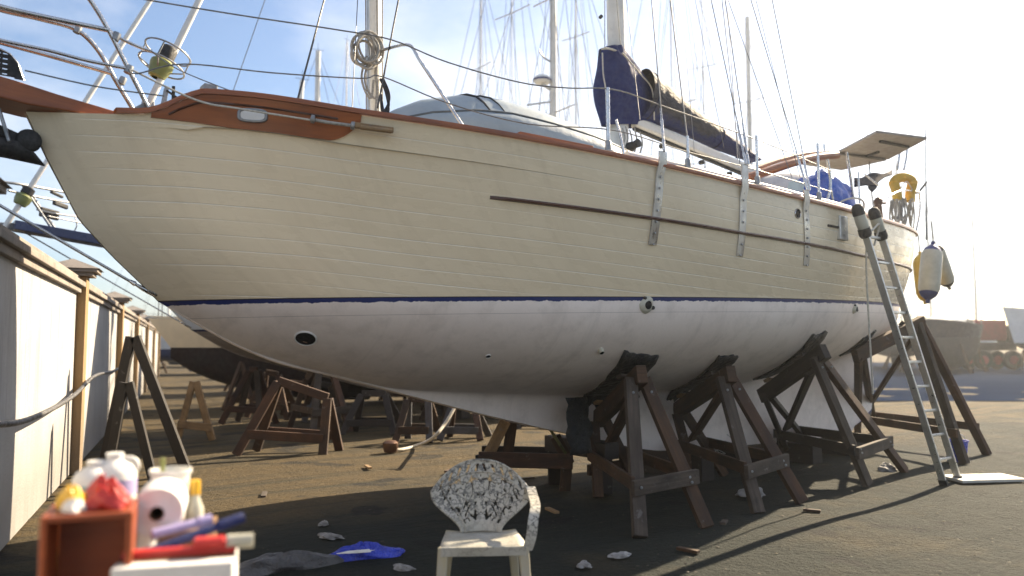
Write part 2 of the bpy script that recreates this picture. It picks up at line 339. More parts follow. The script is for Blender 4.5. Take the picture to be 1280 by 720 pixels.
# ------------------------------------------------------------------ mesh helper
class MB:
    def __init__(s): s.v = []; s.f = []; s.m = []; s.uv = []; s.k = 0
    def add(s, verts, faces, uvs=None, mi=0):
        o = len(s.v); s.v += [Vector(p) for p in verts]
        for i, f in enumerate(faces):
            s.f.append([o+j for j in f]); s.m.append(mi)
            s.uv.append(uvs[i] if uvs else [(0, 0)]*len(f))
        return s
    def grid(s, P, uvf=None, mi=0, closed=False):
        """P[i][j]; faces between rows; mi may be a function of (i, j)"""
        ni, nj = len(P), len(P[0]); vs = [p for r in P for p in r]; fs = []; us = []; ms = []
        for i in range(ni-1):
            for j in range(nj if closed else nj-1):
                j2 = (j+1) % nj
                fs.append([i*nj+j, (i+1)*nj+j, (i+1)*nj+j2, i*nj+j2])
                jj = j+1
                us.append([uvf(i, j), uvf(i+1, j), uvf(i+1, jj), uvf(i, jj)] if uvf else [(0, 0)]*4)
                ms.append(mi(i, j) if callable(mi) else mi)
        o = len(s.v); s.v += [Vector(p) for p in vs]
        for f, u, q in zip(fs, us, ms): s.f.append([o+x for x in f]); s.uv.append(u); s.m.append(q)
        return s
    def tube(s, pts, r, n=8, mi=0, cap=True):
        pts = [Vector(p) for p in pts]; rs = r if isinstance(r, (list, tuple)) else [r]*len(pts)
        rows = []; up = Vector((0, 0, 1)); L = 0; us = []
        prev = None
        for i, p in enumerate(pts):
            a = pts[max(0, i-1)]; b = pts[min(len(pts)-1, i+1)]; t = (b-a).normalized()
            if prev is None:
                ref = up if abs(t.dot(up)) < .95 else Vector((1, 0, 0))
                x = t.cross(ref).normalized()
            else:
                x = (prev - t*prev.dot(t))
                x = x.normalized() if x.length > 1e-6 else t.orthogonal().normalized()
            y = t.cross(x); prev = x
            rows.append([p + (x*math.cos(2*math.pi*k/n)+y*math.sin(2*math.pi*k/n))*rs[i] for k in range(n)])
            if i: L += (pts[i]-pts[i-1]).length
            us.append(L)
        s.k += 1; off = s.k*1.37
        s.grid(rows, lambda i, j: (us[i]+off, j/n*.2+off), mi, closed=True)
        if cap:
            o = len(s.v)-len(pts)*n
            s.f.append([o+k for k in range(n)]); s.uv.append([(0, 0)]*n); s.m.append(mi)
            e = o+(len(pts)-1)*n
            s.f.append([e+n-1-k for k in range(n)]); s.uv.append([(0, 0)]*n); s.m.append(mi)
        return s
    def hexa(s, c, mi=0):
        """8 corners: bottom ring 0-3, top ring 4-7; UV u along the 0->1 edge length"""
        c = [Vector(p) for p in c]; s.k += 1; off = s.k*1.713
        fs = [(0, 3, 2, 1), (4, 5, 6, 7), (0, 1, 5, 4), (1, 2, 6, 5), (2, 3, 7, 6), (3, 0, 4, 7)]
        ex = (c[1]-c[0]).normalized()
        us = []
        for f in fs:
            nrm = (c[f[1]]-c[f[0]]).cross(c[f[2]]-c[f[1]])
            e2 = nrm.normalized().cross(ex) if nrm.length > 1e-12 else Vector((0, 0, 1))
            if e2.length < .5: us.append([((c[i]-c[0]).dot((c[3]-c[0]).normalized())*.05+off, (c[i]-c[0]).dot((c[4]-c[0]).normalized())+off) for i in f])
            else: us.append([((c[i]-c[0]).dot(ex)+off, (c[i]-c[0]).dot(e2)+off) for i in f])
        s.add(c, fs, us, mi); return s
    def bar(s, p0, p1, w, h, up=(0, 0, 1), mi=0, w1=None, h1=None):
        p0 = Vector(p0); p1 = Vector(p1); t = (p1-p0).normalized(); up = Vector(up)
        if abs(t.dot(up)) > .97: up = Vector((1, 0, 0)) if abs(t.x) < .9 else Vector((0, 1, 0))
        x = t.cross(up).normalized(); y = x.cross(t)
        w1 = w1 or w; h1 = h1 or h
        c = [p0-x*w/2-y*h/2, p1-x*w1/2-y*h1/2, p1+x*w1/2-y*h1/2, p0+x*w/2-y*h/2,
             p0-x*w/2+y*h/2, p1-x*w1/2+y*h1/2, p1+x*w1/2+y*h1/2, p0+x*w/2+y*h/2]
        return s.hexa(c, mi)
    def box(s, c, size, rz=0, mi=0):
        c = Vector(c); q = Matrix.Rotation(rz, 3, 'Z'); a, b, d = (x/2 for x in size)
        P = [(-a, -b, -d), (a, -b, -d), (a, b, -d), (-a, b, -d), (-a, -b, d), (a, -b, d), (a, b, d), (-a, b, d)]
        return s.hexa([c+q @ Vector(p) for p in P], mi)
    def lathe(s, prof, o, axis=(0, 0, 1), n=20, mi=0):
        o = Vector(o); a = Vector(axis).normalized(); x = a.orthogonal().normalized(); y = a.cross(x)
        rows = [[o+a*h+(x*math.cos(2*math.pi*k/n)+y*math.sin(2*math.pi*k/n))*max(r, 1e-4) for k in range(n)] for r, h in prof]
        hs = [h for r, h in prof]
        return s.grid(rows, lambda i, j: (hs[i], j/n), mi, closed=True)
    def prism(s, poly, off, mi=0):
        P = [Vector(p) for p in poly]; d = Vector(off); n = len(P)
        s.k += 1; o = s.k*.917
        ex = (P[1]-P[0]).normalized(); nr = d.normalized(); ey = nr.cross(ex)
        fu = lambda p: ((p-P[0]).dot(ex)+o, (p-P[0]).dot(ey)+o)
        fs = [list(range(n))[::-1], [n+i for i in range(n)]]
        us = [[fu(P[i]) for i in reversed(range(n))], [fu(p) for p in P]]
        for i in range(n):
            j = (i+1) % n; fs.append([i, j, n+j, n+i])
            a = (P[i]-P[0]).dot(ex)+o; b = (P[j]-P[0]).dot(ex)+o
            us.append([(a, 0), (b, 0), (b, d.length), (a, d.length)])
        return s.add(P+[p+d for p in P], fs, us, mi)
    def build(s, name, mats, parent=None, smooth=None, bevel=0, loc=None, solid=0):
        me = bpy.data.meshes.new(name)
        me.from_pydata([tuple(p) for p in s.v], [], s.f)
        if not isinstance(mats, (list, tuple)): mats = [mats]
        for m in mats: me.materials.append(m)
        uvl = me.uv_layers.new(name='UVMap'); i = 0
        for p, u, q in zip(me.polygons, s.uv, s.m):
            p.material_index = q
            for k in range(p.loop_total): uvl.data[p.loop_start+k].uv = u[k]
        bm = bmesh.new(); bm.from_mesh(me); bmesh.ops.recalc_face_normals(bm, faces=bm.faces); bm.to_mesh(me); bm.free()
        if smooth is not None:
            for p in me.polygons: p.use_smooth = True
            me.set_sharp_from_angle(angle=R(smooth))
        o = bpy.data.objects.new(name, me); COL.objects.link(o)
        if parent: o.parent = parent
        if loc: o.location = loc
        if solid:
            md = o.modifiers.new('thick', 'SOLIDIFY'); md.thickness = solid; md.offset = 0
        if bevel:
            md = o.modifiers.new('edge', 'BEVEL'); md.width = bevel; md.segments = 2; md.limit_method = 'ANGLE'; md.angle_limit = R(40)
        return o

def tag(o, label=None, cat=None, group=None, kind=None):
    for k, v in (('label', label), ('category', cat), ('group', group), ('kind', kind)):
        if v: o[k] = v
    return o
def empty(name, loc=(0, 0, 0), rz=0, label=None, cat=None, group=None):
    o = bpy.data.objects.new(name, None); COL.objects.link(o); o.location = loc; o.rotation_euler = (0, 0, rz)
    o.empty_display_size = .2
    return tag(o, label, cat, group)
def copy_tree(o, parent=None, keep=None):
    c = o.copy(); COL.objects.link(c)
    if parent: c.parent = parent
    for ch in list(o.children):
        if keep is None or keep(ch): copy_tree(ch, c, keep)
    return c
def smooth_path(pts, n=8):
    P = [Vector(p) for p in pts]; out = []
    for i in range(len(P)-1):
        a = P[max(0, i-1)]; b = P[i]; c = P[i+1]; d = P[min(len(P)-1, i+2)]
        for k in range(n):
            t = k/n
            out.append(.5*((2*b)+(c-a)*t+(2*a-5*b+4*c-d)*t*t+(3*b-a-3*c+d)*t**3))
    out.append(P[-1]); return out
def lerp(x, xs, ys):
    if x <= xs[0]: return ys[0]
    for i in range(len(xs)-1):
        if x <= xs[i+1]:
            t = (x-xs[i])/(xs[i+1]-xs[i]); return ys[i]+(ys[i+1]-ys[i])*t
    return ys[-1]
def cub(x, xs, ys):
    """monotone-ish cubic through the table"""
    if x <= xs[0]: return ys[0]
    if x >= xs[-1]: return ys[-1]
    for i in range(len(xs)-1):
        if x <= xs[i+1]: break
    def sl(k):
        if k == 0: return (ys[1]-ys[0])/(xs[1]-xs[0])
        if k == len(xs)-1: return (ys[-1]-ys[-2])/(xs[-1]-xs[-2])
        a = (ys[k]-ys[k-1])/(xs[k]-xs[k-1]); b = (ys[k+1]-ys[k])/(xs[k+1]-xs[k])
        return 0 if a*b <= 0 else 2*a*b/(a+b)
    h = xs[i+1]-xs[i]; t = (x-xs[i])/h; m0, m1 = sl(i)*h, sl(i+1)*h
    return (2*t**3-3*t*t+1)*ys[i]+(t**3-2*t*t+t)*m0+(-2*t**3+3*t*t)*ys[i+1]+(t**3-t*t)*m1

# real distances read off the photograph's perspective: a view ray cut at a depth or at a plane of the yacht
def ray(px, py):
    a = (px-640)/FPX; b = (360-py)/FPX
    return Vector((a, math.cos(TH)-b*math.sin(TH), math.sin(TH)+b*math.cos(TH)))
def at(px, py, Y):
    r = ray(px, py); return r*(Y/r.y)+Vector((0, 0, EYE))
def gr(px, py, z=0.0):
    r = ray(px, py); return r*((z-EYE)/r.z)+Vector((0, 0, EYE))

# ------------------------------------------------------------------ ground
def build_ground():
    xs = [-600, -250, -120, -60, -40, -30]+[-24+.4*i for i in range(121)]+[30, 40, 60, 120, 250, 600]
    ys = [-300, -100, -40, -15, -5]+[-1+.3*i for i in range(104)]+[34, 40, 50, 70, 110, 200, 400, 900]
    def hz(x, y):
        if abs(x) > 24 or y > 31 or y < -1: return 0
        return .012*math.sin(x*1.7+y*.6)+.01*math.sin(x*.7-y*2.1+1)+.012*(random.random()-.5)
    P = [[(x, y, hz(x, y)-.01) for x in xs] for y in ys]
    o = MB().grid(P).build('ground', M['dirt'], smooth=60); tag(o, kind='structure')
    a = MB().add([(8.5, 22, .006), (80, 22, .006), (80, 75, .006), (4, 75, .006)], [(0, 1, 2, 3)]).build('apron_shade_sheet', M['apron'])  # dark blue sheet laid where the far boats shade the yard
    tag(a, kind='structure')
    mb = MB()
    for _ in range(3600):
        y = 4+random.random()**1.6*16; x = (random.random()*2-1)*(.72*y+.5)
        r = .004+.011*random.random()**3
        p = Vector((x, y, r*.2)); a0 = random.random()*6
        pts = [p+Vector((math.cos(a0+k*math.pi/2.5)*r*(.7+.6*random.random()), math.sin(a0+k*math.pi/2.5)*r*(.7+.6*random.random()), 0)) for k in range(5)]
        top = p+Vector((0, 0, r*(.5+.4*random.random())))
        mb.add(pts+[top], [(k, (k+1) % 5, 5) for k in range(5)])
    g = mb.build('gravel', M['stone'], smooth=80); tag(g, kind='stuff')
build_ground()

# ------------------------------------------------------------------ boundary wall
def build_wall():
    d = Vector((-.379, .925, 0)).normalized(); q = Vector((d.y, -d.x, 0))     # q faces the yard
    rz = math.atan2(d.y, d.x)
    base = Vector((-5.48, 10, 0))
    ks = [-12.1, -6.2, -.45, 5.75, 11.5, 17.5, 24, 31]
    root = empty('boundary_wall', base, 0, 'white plastered boundary wall with ochre pillars and stone coping', 'wall')
    for i, k in enumerate(ks):
        p = d*k
        pl = MB().box(p+Vector((0, 0, 1.17)), (.30, .34, 2.34), rz).build('pillar', M['ochre'], root, bevel=.008)
        c = MB()
        for (a, z0, z1) in ((.42, 2.34, 2.385), (.52, 2.385, 2.425)):
            c.box(p+Vector((0, 0, (z0+z1)/2)), (a, a+.06, z1-z0), rz)
        A = Matrix.Rotation(rz, 3, 'Z')
        cs = [p+A @ Vector((sx*.29, sy*.32, 2.425)) for sx, sy in ((-1, -1), (1, -1), (1, 1), (-1, 1))]
        c.add(cs+[p+Vector((0, 0, 2.56))], [(0, 1, 4), (1, 2, 4), (2, 3, 4), (3, 0, 4), (3, 2, 1, 0)])
        c.build('cap', M['coping'], pl, bevel=.006)
        if i < len(ks)-1:
            a, b = d*(k+.12), d*(ks[i+1]-.12); m = (a+b)/2; L = (b-a).length
            pn = MB().box(m+Vector((0, 0, 1.07)), (L, .14, 2.14), rz)
            # raised vertical ribs cast into the panel
            nb = 1
            for j in range(1, nb):
                pn.box(a+(b-a)*(j/nb)+q*.085+Vector((0, 0, 1.02)), (.16, .05, 2.04), rz)
            pn.build('panel', M['plaster'], root, bevel=.006)
            co = MB().box(m+Vector((0, 0, 2.17)), (L, .24, .07), rz)
            co.box(m+Vector((0, 0, 2.235)), (L, .33, .06), rz)
            co.box(m+Vector((0, 0, 2.30)), (L, .20, .07), rz)
            co.build('coping', M['coping'], root, bevel=.008)
    # dark cable slung along the wall
    cab = smooth_path([base+d*k+q*.22+Vector((0, 0, z)) for k, z in ((-9, 1.0), (-6.4, 1.06), (-4.5, .96), (-2, .98), (.2, 1.12), (3, 1.1), (5.6, 1.14))], 8)
    o = MB().tube(cab, .022, 8).build('wall_hose', M['grey_plastic'], smooth=60)
    tag(o, 'grey hose slung along the plastered wall below its coping', 'hose')
build_wall()

# ------------------------------------------------------------------ the yacht
P0 = Vector((.7, 8.5, 0)); U = Vector((.79, .613, 0)).normalized(); N = Vector((U.y, -U.x, 0)); RZ = math.atan2(U.y, U.x)
def B(s, n, z): return Vector((s, -n, z))                     # yacht frame: s aft, n to port, z up
def W(s, n, z): return P0+U*s+N*n+Vector((0, 0, z))
def px(n, x, y):
    """point of the view ray in the fore-and-aft plane n metres to port, yacht frame"""
    r = ray(x, y); o = Vector((0, 0, EYE))-P0
    t = (n-o.dot(N))/r.dot(N); p = o+r*t
    return B(p.dot(U), n, p.z)
def toB(p):
    p = Vector(p)-P0; return B(p.dot(U), p.dot(N), p.z)

S_ = [-5.12, -4.5, -4, -3, -2, -1, 0, 1, 2, 3, 4, 5, 6, 6.6, 6.9]
B_ = [.03, .42, .72, 1.17, 1.48, 1.69, 1.81, 1.85, 1.82, 1.70, 1.5, 1.2, .76, .38, .03]
ZS = [-5.12, -4.48, -4.38, -4.24, -4.12, -3.9, -3.14, -2.15, -1.13, -.21, .66, 1.47, 2.31, 3.2, 4.5, 6, 6.9]
ZC = [3.10, 3.10, 3.13, 3.21, 3.255, 3.25, 3.18, 3.12, 3.06, 3.01, 2.97, 2.95, 2.94, 2.95, 3.0, 3.1, 3.2]
WS = [-4.22, -3.9, -3.5, -3, -2, -1, 0, 1, 2, 3, 4, 5, 6, 6.45]
WB = [.015, .30, .60, .88, 1.24, 1.48, 1.63, 1.69, 1.64, 1.5, 1.28, .96, .45, .015]
KS = [-4.22, -3.97, -3.6, -3.27, -2.78, -2.16, -1.27, -.47, .08, .6, 1.2, 3, 4.5, 5.2, 5.45, 5.6, 6.0, 6.45]
KZ = [1.838, 1.69, 1.49, 1.36, 1.24, 1.08, .85, .66, .54, .42, .32, .26, .24, .25, .5, 1.1, 1.62, 2.1]
GS = [-4.22, -3.5, -2.78, -2.16, -1.27, -.47, .5, 2, 3, 4, 5, 5.6, 6.0, 6.45]
GZ = [1.838, 1.46, 1.25, 1.12, 1.06, 1.02, 1.0, 1.02, 1.1, 1.22, 1.38, 1.5, 1.68, 2.1]
ZR = [3.30, 3.29, 3.285, 3.275, 3.268]+ZC[5:]
zref = lambda s: cub(s, ZS, ZR)          # fair sheer the plank seams run along
bcap = lambda s: max(.03, cub(s, S_, B_))
zcap = lambda s: cub(s, ZS, ZC)
zwl = lambda s: 1.93+.026*(s+.66)
STEMZ = [3.11, 2.79, 2.39, 2.15, 1.94, 1.838]; STEMS = [-5.12, -4.97, -4.76, -4.54, -4.32, -4.22]
STZ = [2.1, 2.5, 3.2]; STS = [6.45, 6.66, 6.9]
def bez(a, b, c, d, t):
    u = 1-t; return tuple(u**3*a[i]+3*u*u*t*b[i]+3*u*t*t*c[i]+t**3*d[i] for i in (0, 1))
NT, NBt, NK = 22, 22, 8
def section(q):
    """q in 0..1 along the hull: list of (s, n, z) from the rail to the keel; the stem and stern rake, so s shifts with height"""
    sd = -5.12+(6.9+5.12)*q                   # s at the rail
    zc = zcap(sd); bc = bcap(sd)
    # at the waterline the same frame sits further in at both ends
    sw = -4.22+(6.45+4.22)*q
    zw = zwl(sw); bw = max(.012, cub(sw, WS, WB))
    zk = min(cub(sw, KS, KZ), zw-.004); zg = min(max(cub(sw, GS, GZ), zk+.002), zw-.002)
    dep = zw-zk
    pts = []
    for i in range(NT+1):
        t = i/NT; z = zc+(zw-zc)*t
        s = sd+(sw-sd)*t
        if q < .5:                             # bend to the stem profile near the bow
            f = max(0, 1-q/.1); s_st = lerp(z, STEMZ[::-1], STEMS[::-1]); s = s+(s_st-(-5.12+(-4.22+5.12)*t))*f
        bul = math.sin(math.pi*t)*(.045*min(1, max(-1, (q-.22)*5)))
        n = bc+(bw-bc)*t+bul*min(1, bc)
        pts.append((s, max(.012, n), z))
    tk = min(.11, bw*.5, max(.012, .02+.3*q))
    tg = min(bw*.75, tk+.12*min(1, max(0, (zg-zk)/.3)))
    # bottom: bilge curve to the garboard, then down the keel
    a = (bw, zw); g = (tg, zg)
    b1 = (bw*1.0, zw-.55*(zw-zg)); c1 = (tg+(bw-tg)*.42, zg+.10*(zw-zg)+.02)
    full = min(1, max(0, (q-.02)/.25))
    b1 = (bw*(.86+.14*full), zw-(.38+.17*full)*(zw-zg)); 
    for i in range(1, NBt+1):
        n, z = bez(a, b1, c1, g, i/NBt); pts.append((sw, max(.008, n), z))
    k = (tk*.9, zk)
    for i in range(1, NK+1):
        n, z = bez(g, (tk+(tg-tk)*.25, zg-.03*min(1, (zg-zk)/.3)), (tk, zg-.35*(zg-zk)), k, i/NK); pts.append((sw, max(.006, n), z))
    pts.append((sw, 0, zk))
    return pts
NQ = 150
QS = [i/NQ for i in range(NQ+1)]
SEC = [section(q) for q in QS]
def hull_top(s, z):
    """half breadth, and outward normal (s, n, z), of the topside at station s and height z"""
    def n_at(ss):
        best = None
        for i in range(NQ):
            A, Bq = SEC[i], SEC[i+1]
            def atz(S):
                for j in range(NT):
                    if S[j][2] >= z >= S[j+1][2]:
                        t = (S[j][2]-z)/(S[j][2]-S[j+1][2]); return S[j][0]+(S[j+1][0]-S[j][0])*t, S[j][1]+(S[j+1][1]-S[j][1])*t
                return (S[0][0], S[0][1]) if z > S[0][2] else (S[NT][0], S[NT][1])
            a = atz(A); b = atz(Bq)
            if a[0] <= ss <= b[0]:
                t = (ss-a[0])/max(1e-6, b[0]-a[0]); return a[1]+(b[1]-a[1])*t
        return .03
    n = n_at(s); ns = (n_at(s+.05)-n_at(s-.05))/.1
    return n, ns
def hull_bot(s, z):
    """half breadth of the underbody"""
    i = min(NQ-1, max(0, int((s+4.22)/(6.45+4.22)*NQ))); t = (s+4.22)/(6.45+4.22)*NQ-i
    def f(S):
        for j in range(NT, len(S)-1):
            if S[j][2] >= z >= S[j+1][2]:
                u = (S[j][2]-z)/max(1e-6, S[j][2]-S[j+1][2]); return S[j][1]+(S[j+1][1]-S[j][1])*u
        return 0
    return f(SEC[i])*(1-t)+f(SEC[i+1])*t
def hull_z(s, n):
    """height of the underbody at n metres off centre"""
    f = (s+4.22)/(6.45+4.22)*NQ; i = min(NQ-1, max(0, int(f))); f -= i
    def one(S):
        for j in range(NT, len(S)-1):
            if S[j][1] >= n >= S[j+1][1]:
                u = (S[j][1]-n)/max(1e-6, S[j][1]-S[j+1][1]); return S[j][2]+(S[j+1][2]-S[j][2])*u
        return S[NT][2]
    return one(SEC[i])*(1-f)+one(SEC[i+1])*f
def on_bottom(x, y):
    """point of the underbody seen at a pixel, yacht frame (s, n, z)"""
    n = 1.2
    for _ in range(40):
        p = px(n, x, y); n += .5*(hull_bot(p.x, min(p.z, zwl(p.x)-.01))-n)
    p = px(n, x, y); return p.x, n, p.z

def hull_mesh(parent, mtop, mbot, name='hull'):
    mb = MB(); nn = len(SEC[0])
    for side in (1, -1):
        top = [[B(s, side*n, z) for s, n, z in S[:NT+1]] for S in SEC]
        mb.grid(top, lambda i, j: (SEC[i][j][0]-lerp(SEC[i][j][2], STEMZ[::-1], STEMS[::-1])+20, zref(SEC[i][0][0])-SEC[i][j][2]), 0)
        bot = [[B(s, side*n, z) for s, n, z in S[NT:]] for S in SEC]
        mb.grid(bot, lambda i, j: (SEC[i][NT+j][0]+20, SEC[i][NT][2]-SEC[i][NT+j][2]), 1)
    o = mb.build(name, [mtop, mbot], parent)
    me = o.data; bm = bmesh.new(); bm.from_mesh(me); bmesh.ops.remove_doubles(bm, verts=bm.verts, dist=.0008)
    bmesh.ops.recalc_face_normals(bm, faces=bm.faces); bm.to_mesh(me); bm.free()
    for p in me.polygons: p.use_smooth = True
    me.set_sharp_from_angle(angle=R(50))
    return o

yacht = empty('sailing_yacht', P0, RZ, 'cream hulled sailing yacht propped on timber stands with varnished teak bowsprit', 'sailing yacht')
hull = hull_mesh(yacht, M['topside'], M['bottom'])

# deck, cap rail, bulwark, rubbing strake
ss = [-5.0+.1*i for i in range(119)]
dk = MB().grid([[B(s, n*max(.02, bcap(s)-.03), (3.02 if s < -4.2 else zcap(s)-.22)+.05*(1-n*n)) for n in (-1, -.6, -.2, .2, .6, 1)] for s in ss], lambda i, j: (i*.1, j*.4))
dk.build('deck', M['deck'], yacht, smooth=40)
for side in (1, -1):
    mb = MB(); sl = [-4.62+.06*i for i in range(192)]
    rows = []
    for s in sl:
        if s > 6.88: break
        b = bcap(s); z = zcap(s)
        rows.append([B(s, side*(b+.03), z+.002), B(s, side*(b+.034), z+.02), B(s, side*(b+.02), z+.042), B(s, side*max(.0, b-.055), z+.042), B(s, side*max(0, b-.07), z+.02), B(s, side*max(0, b-.065), z+.002)])
    mb.grid(rows, lambda i, j: (i*.06, j*.03), closed=True)
    mb.build('cap_rail', M['teak'], yacht, smooth=50)
# teak bulwark plank at the bow with its fairlead
def deckline(s): return lerp(s, [-4.44, -4.18, -3.9, -3.32, -3.12], [3.085, 3.065, 3.035, 2.99, 2.985])
for side in (1, -1):
    mb = MB(); rows = []
    sl = [-4.42+.025*i for i in range(52)]
    for s in sl:
        lo, hi = deckline(s), zcap(s)
        e = max(0, (s+3.34)/.22); lo = lo+(hi-lo-.012)*min(1, e**2.2)           # rounded after end
        lo = min(lo, hi-.004)
        r = []
        for k in range(7):
            z = hi+(lo-hi)*k/6; n, _ = hull_top(s, z); r.append(B(s, side*(n+.016), z))
        n0, _ = hull_top(s, hi); n1, _ = hull_top(s, lo)
        rows.append(r+[B(s, side*(n1-.004), lo), B(s, side*(n0-.004), hi)])
    mb.grid(rows, lambda i, j: (i*.025, j*.03), closed=True)
    bw = mb.build('bulwark', M['teak'], yacht, smooth=40)
    # moulding under the cap rail
    mo = MB().tube([B(s, side*(hull_top(s, zcap(s)-.055)[0]+.018), zcap(s)-.055) for s in sl[4:-6]], .008, 6).build('moulding', M['teak_dark'], bw, smooth=60)
    if side == 1:
        c = px(.80, 316, 144); s0, z0 = c.x, c.z; n0, ns = hull_top(s0, z0)
        T = Vector((1, -ns*side, 0)).normalized(); Nn = Vector((-T.y, T.x, 0))*-1
        cen = B(s0, n0+.022, z0); Zv = Vector((0, 0, 1))
        def oval(a, b, off, n=28):
            out = []
            for k in range(n):
                t = 2*math.pi*k/n; cx, cy = math.cos(t), math.sin(t)
                out.append(cen+T*(abs(cx)**.6*a*(1 if cx > 0 else -1))+Zv*(abs(cy)**.6*b*(1 if cy > 0 else -1))+Nn*off)
            return out
        f = MB().grid([oval(.105, .052, 0), oval(.100, .048, .012), oval(.088, .038, .014), oval(.082, .033, .004)], closed=True)
        f.build('fairlead', M['galv'], bw, smooth=50)
        p = oval(.083, .034, .003); MB().add(p, [list(range(len(p)))]).build('fairlead_sky_face', M['white'], bw)  # no hole here: the white face paints the bright sky behind
for side in (1, -1):
    mb = MB(); rows = []
    for i in range(110):
        s = -2.15+i*.075
        if s > 5.9: break
        z = lerp(s, [-2.15, -.63, .41, 2.58, 4, 6], [2.655, 2.59, 2.545, 2.51, 2.52, 2.58])
        w = .034*min(1, .15+i*.45); n, _ = hull_top(s, z)
        rows.append([B(s, side*(n-.002), z+.015), B(s, side*(n+w*.7), z+.012), B(s, side*(n+w*.85), z), B(s, side*(n+w*.7), z-.012), B(s, side*(n-.002), z-.015)])
    mb.grid(rows, lambda i, j: (i*.075, j*.02), closed=True)
    mb.build('rubbing_strake', M['teak_dark'], yacht, smooth=30)

# bowsprit platform and its fittings
prof = [(-5.7, 3.33), (-6.9, 3.47), (-6.9, 3.33), (-5.7, 3.185), (-5.3, 3.13), (-5.12, 3.11), (-5.0, 3.108), (-4.34, 3.105), (-4.34, 3.125), (-4.6, 3.165), (-4.95, 3.215), (-5.2, 3.26)]
MB().prism([B(s, -.19, z) for s, z in prof], Vector((0, -.38, 0))).build('bowsprit', M['teak'], yacht, bevel=.012)
pl = MB(); rim = [(-5.75, 3.33), (-5.75, 3.50), (-5.30, 3.455), (-5.235, 3.43), (-5.19, 3.38), (-5.15, 3.268)]
cols, rws = 16, 9
def inside(s, z):
    c = False; P = rim
    for i in range(len(P)):
        (x0, y0), (x1, y1) = P[i], P[i-1]
        if (y0 > z) != (y1 > z) and s < (x1-x0)*(z-y0)/(y1-y0)+x0: c = not c
    return c
dx, dz = .014, .0085
for i in range(44):
    for j in range(30):
        s = -5.75+i*dx; z = 3.27+j*dz
        if not inside(s+dx/2, z+dz/2): continue
        hole = (i % 3 != 0) and j % 4 == 2 and 3 < i < 37 and z < 3.46-.03+((-5.3-s)*.1)
        if hole: continue
        pl.add([B(s, .185, z), B(s+dx, .185, z), B(s+dx, .185, z+dz), B(s, .185, z+dz), B(s, .177, z), B(s+dx, .177, z), B(s+dx, .177, z+dz), B(s, .177, z+dz)],
               [(0, 1, 2, 3), (7, 6, 5, 4), (0, 4, 5, 1), (1, 5, 6, 2), (2, 6, 7, 3), (3, 7, 4, 0)])
pp = pl.build('perforated_plate', M['black'], yacht)
MB().tube([B(s, .181, z) for s, z in rim[1:]], .008, 6).build('plate_rim', M['steel'], pp, smooth=60)
MB().tube([B(-6.8, 0, 3.34), px(0, 170, 356)], .011, 8).build('bobstay', M['steel'], yacht, smooth=60)
tb = MB(); a = px(0, 162, 351); c = px(0, 184, 364)
tb.tube([a, a.lerp(c, .3), a.lerp(c, .35), a.lerp(c, .8), c], [.012, .02, .011, .018, .014], 8)
tb.tube([c+Vector((0, .035, 0)), c+Vector((.06, .035, -.03))], .012, 6); tb.tube([c-Vector((0, .035, 0)), c+Vector((.06, -.035, -.03))], .012, 6)
tb.build('turnbuckle', M['steel'], yacht, smooth=50)

# anchor slung under the bowsprit
def build_anchor():
    o = W(-5.3, .05, 2.9)
    root = empty('plough_anchor', o, 0, 'black plough anchor slung under the teak bowsprit', 'anchor')
    q = lambda n, x, y: W(px(n, x, y).x, n, px(n, x, y).z)-o
    fl = MB(); rows = []
    for i in range(11):
        k = i/10; x = -60+116*k
        yt = lerp(k, [0, .5, .62, .78, .9, 1], [158, 170, 174, 178, 192, 206]); yb = lerp(k, [0, .3, .55, .8, 1], [188, 192, 197, 203, 208])
        rows.append([q(.18-.10*k, x, yt), q(.22-.14*k, x, (yt*2+yb)/3), q(.18-.12*k, x, (yt+2*yb)/3), q(.08-.04*k, x, yb), q(-.06, x, yb-3), q(-.10, x, yt+2)])
    fl.grid(rows, closed=True); fl.build('fluke', M['black'], root, smooth=60)
    sh = MB(); sh.bar(q(.05, -30, 150), q(.05, 28, 176), .04, .07); sh.build('shank', M['black'], root, bevel=.01)
    c = q(.08, 36, 176); MB().lathe([(0, -.035), (.062, -.03), (.078, -.012), (.078, .012), (.062, .03), (0, .035)], c, N, 24).build('roller', M['black'], root, smooth=50)
    MB().bar(q(.10, -2, 134), q(.12, 12, 178), .05, .02).build('roller_cheek', M['galv'], root, bevel=.006)
build_anchor()

# pulpit: tubes read off the photo in the port plane and the starboard plane
PT = .42
def bt(pts, n, r, name='pulpit_rail', m='steel', par=None, k=8):
    return MB().tube(smooth_path([px(n if not isinstance(n, (list, tuple)) else n[i], *p) for i, p in enumerate(pts)], k), r, 10).build(name, M[m], par or yacht, smooth=60)
bt([(98, -20), (118, 8), (138, 42), (161, 87), (178, 120), (189, 142)], PT, .0155, 'pulpit_leg')
bt([(-60, -8), (0, 12), (52, 24), (95, 37), (122, 62), (146, 103), (166, 136)], -.38, .018, 'pulpit_leg')
bt([(-60, -12), (0, 8), (60, 22), (137, 38)], PT, .0165)
bt([(137, 38), (149, 47), (172, 58), (190, 64)], PT, .011)
bt([(-60, 36), (0, 53), (70, 72), (140, 92)], -.38, .0165)
bt([(-60, 34), (0, 50), (60, 63), (110, 76), (161, 86)], PT, .0115)
for p in ((161, 87), (145, 46), (153, 101), (97, 37)):
    c = px(PT if p[0] > 144 and p[0] != 153 else -.38, *p); MB().lathe([(0, -.03), (.026, -.028), (.028, 0), (.026, .028), (0, .03)], c, (.3, 0, .9), 10).build('rail_joint', M['galv'], yacht, smooth=50)
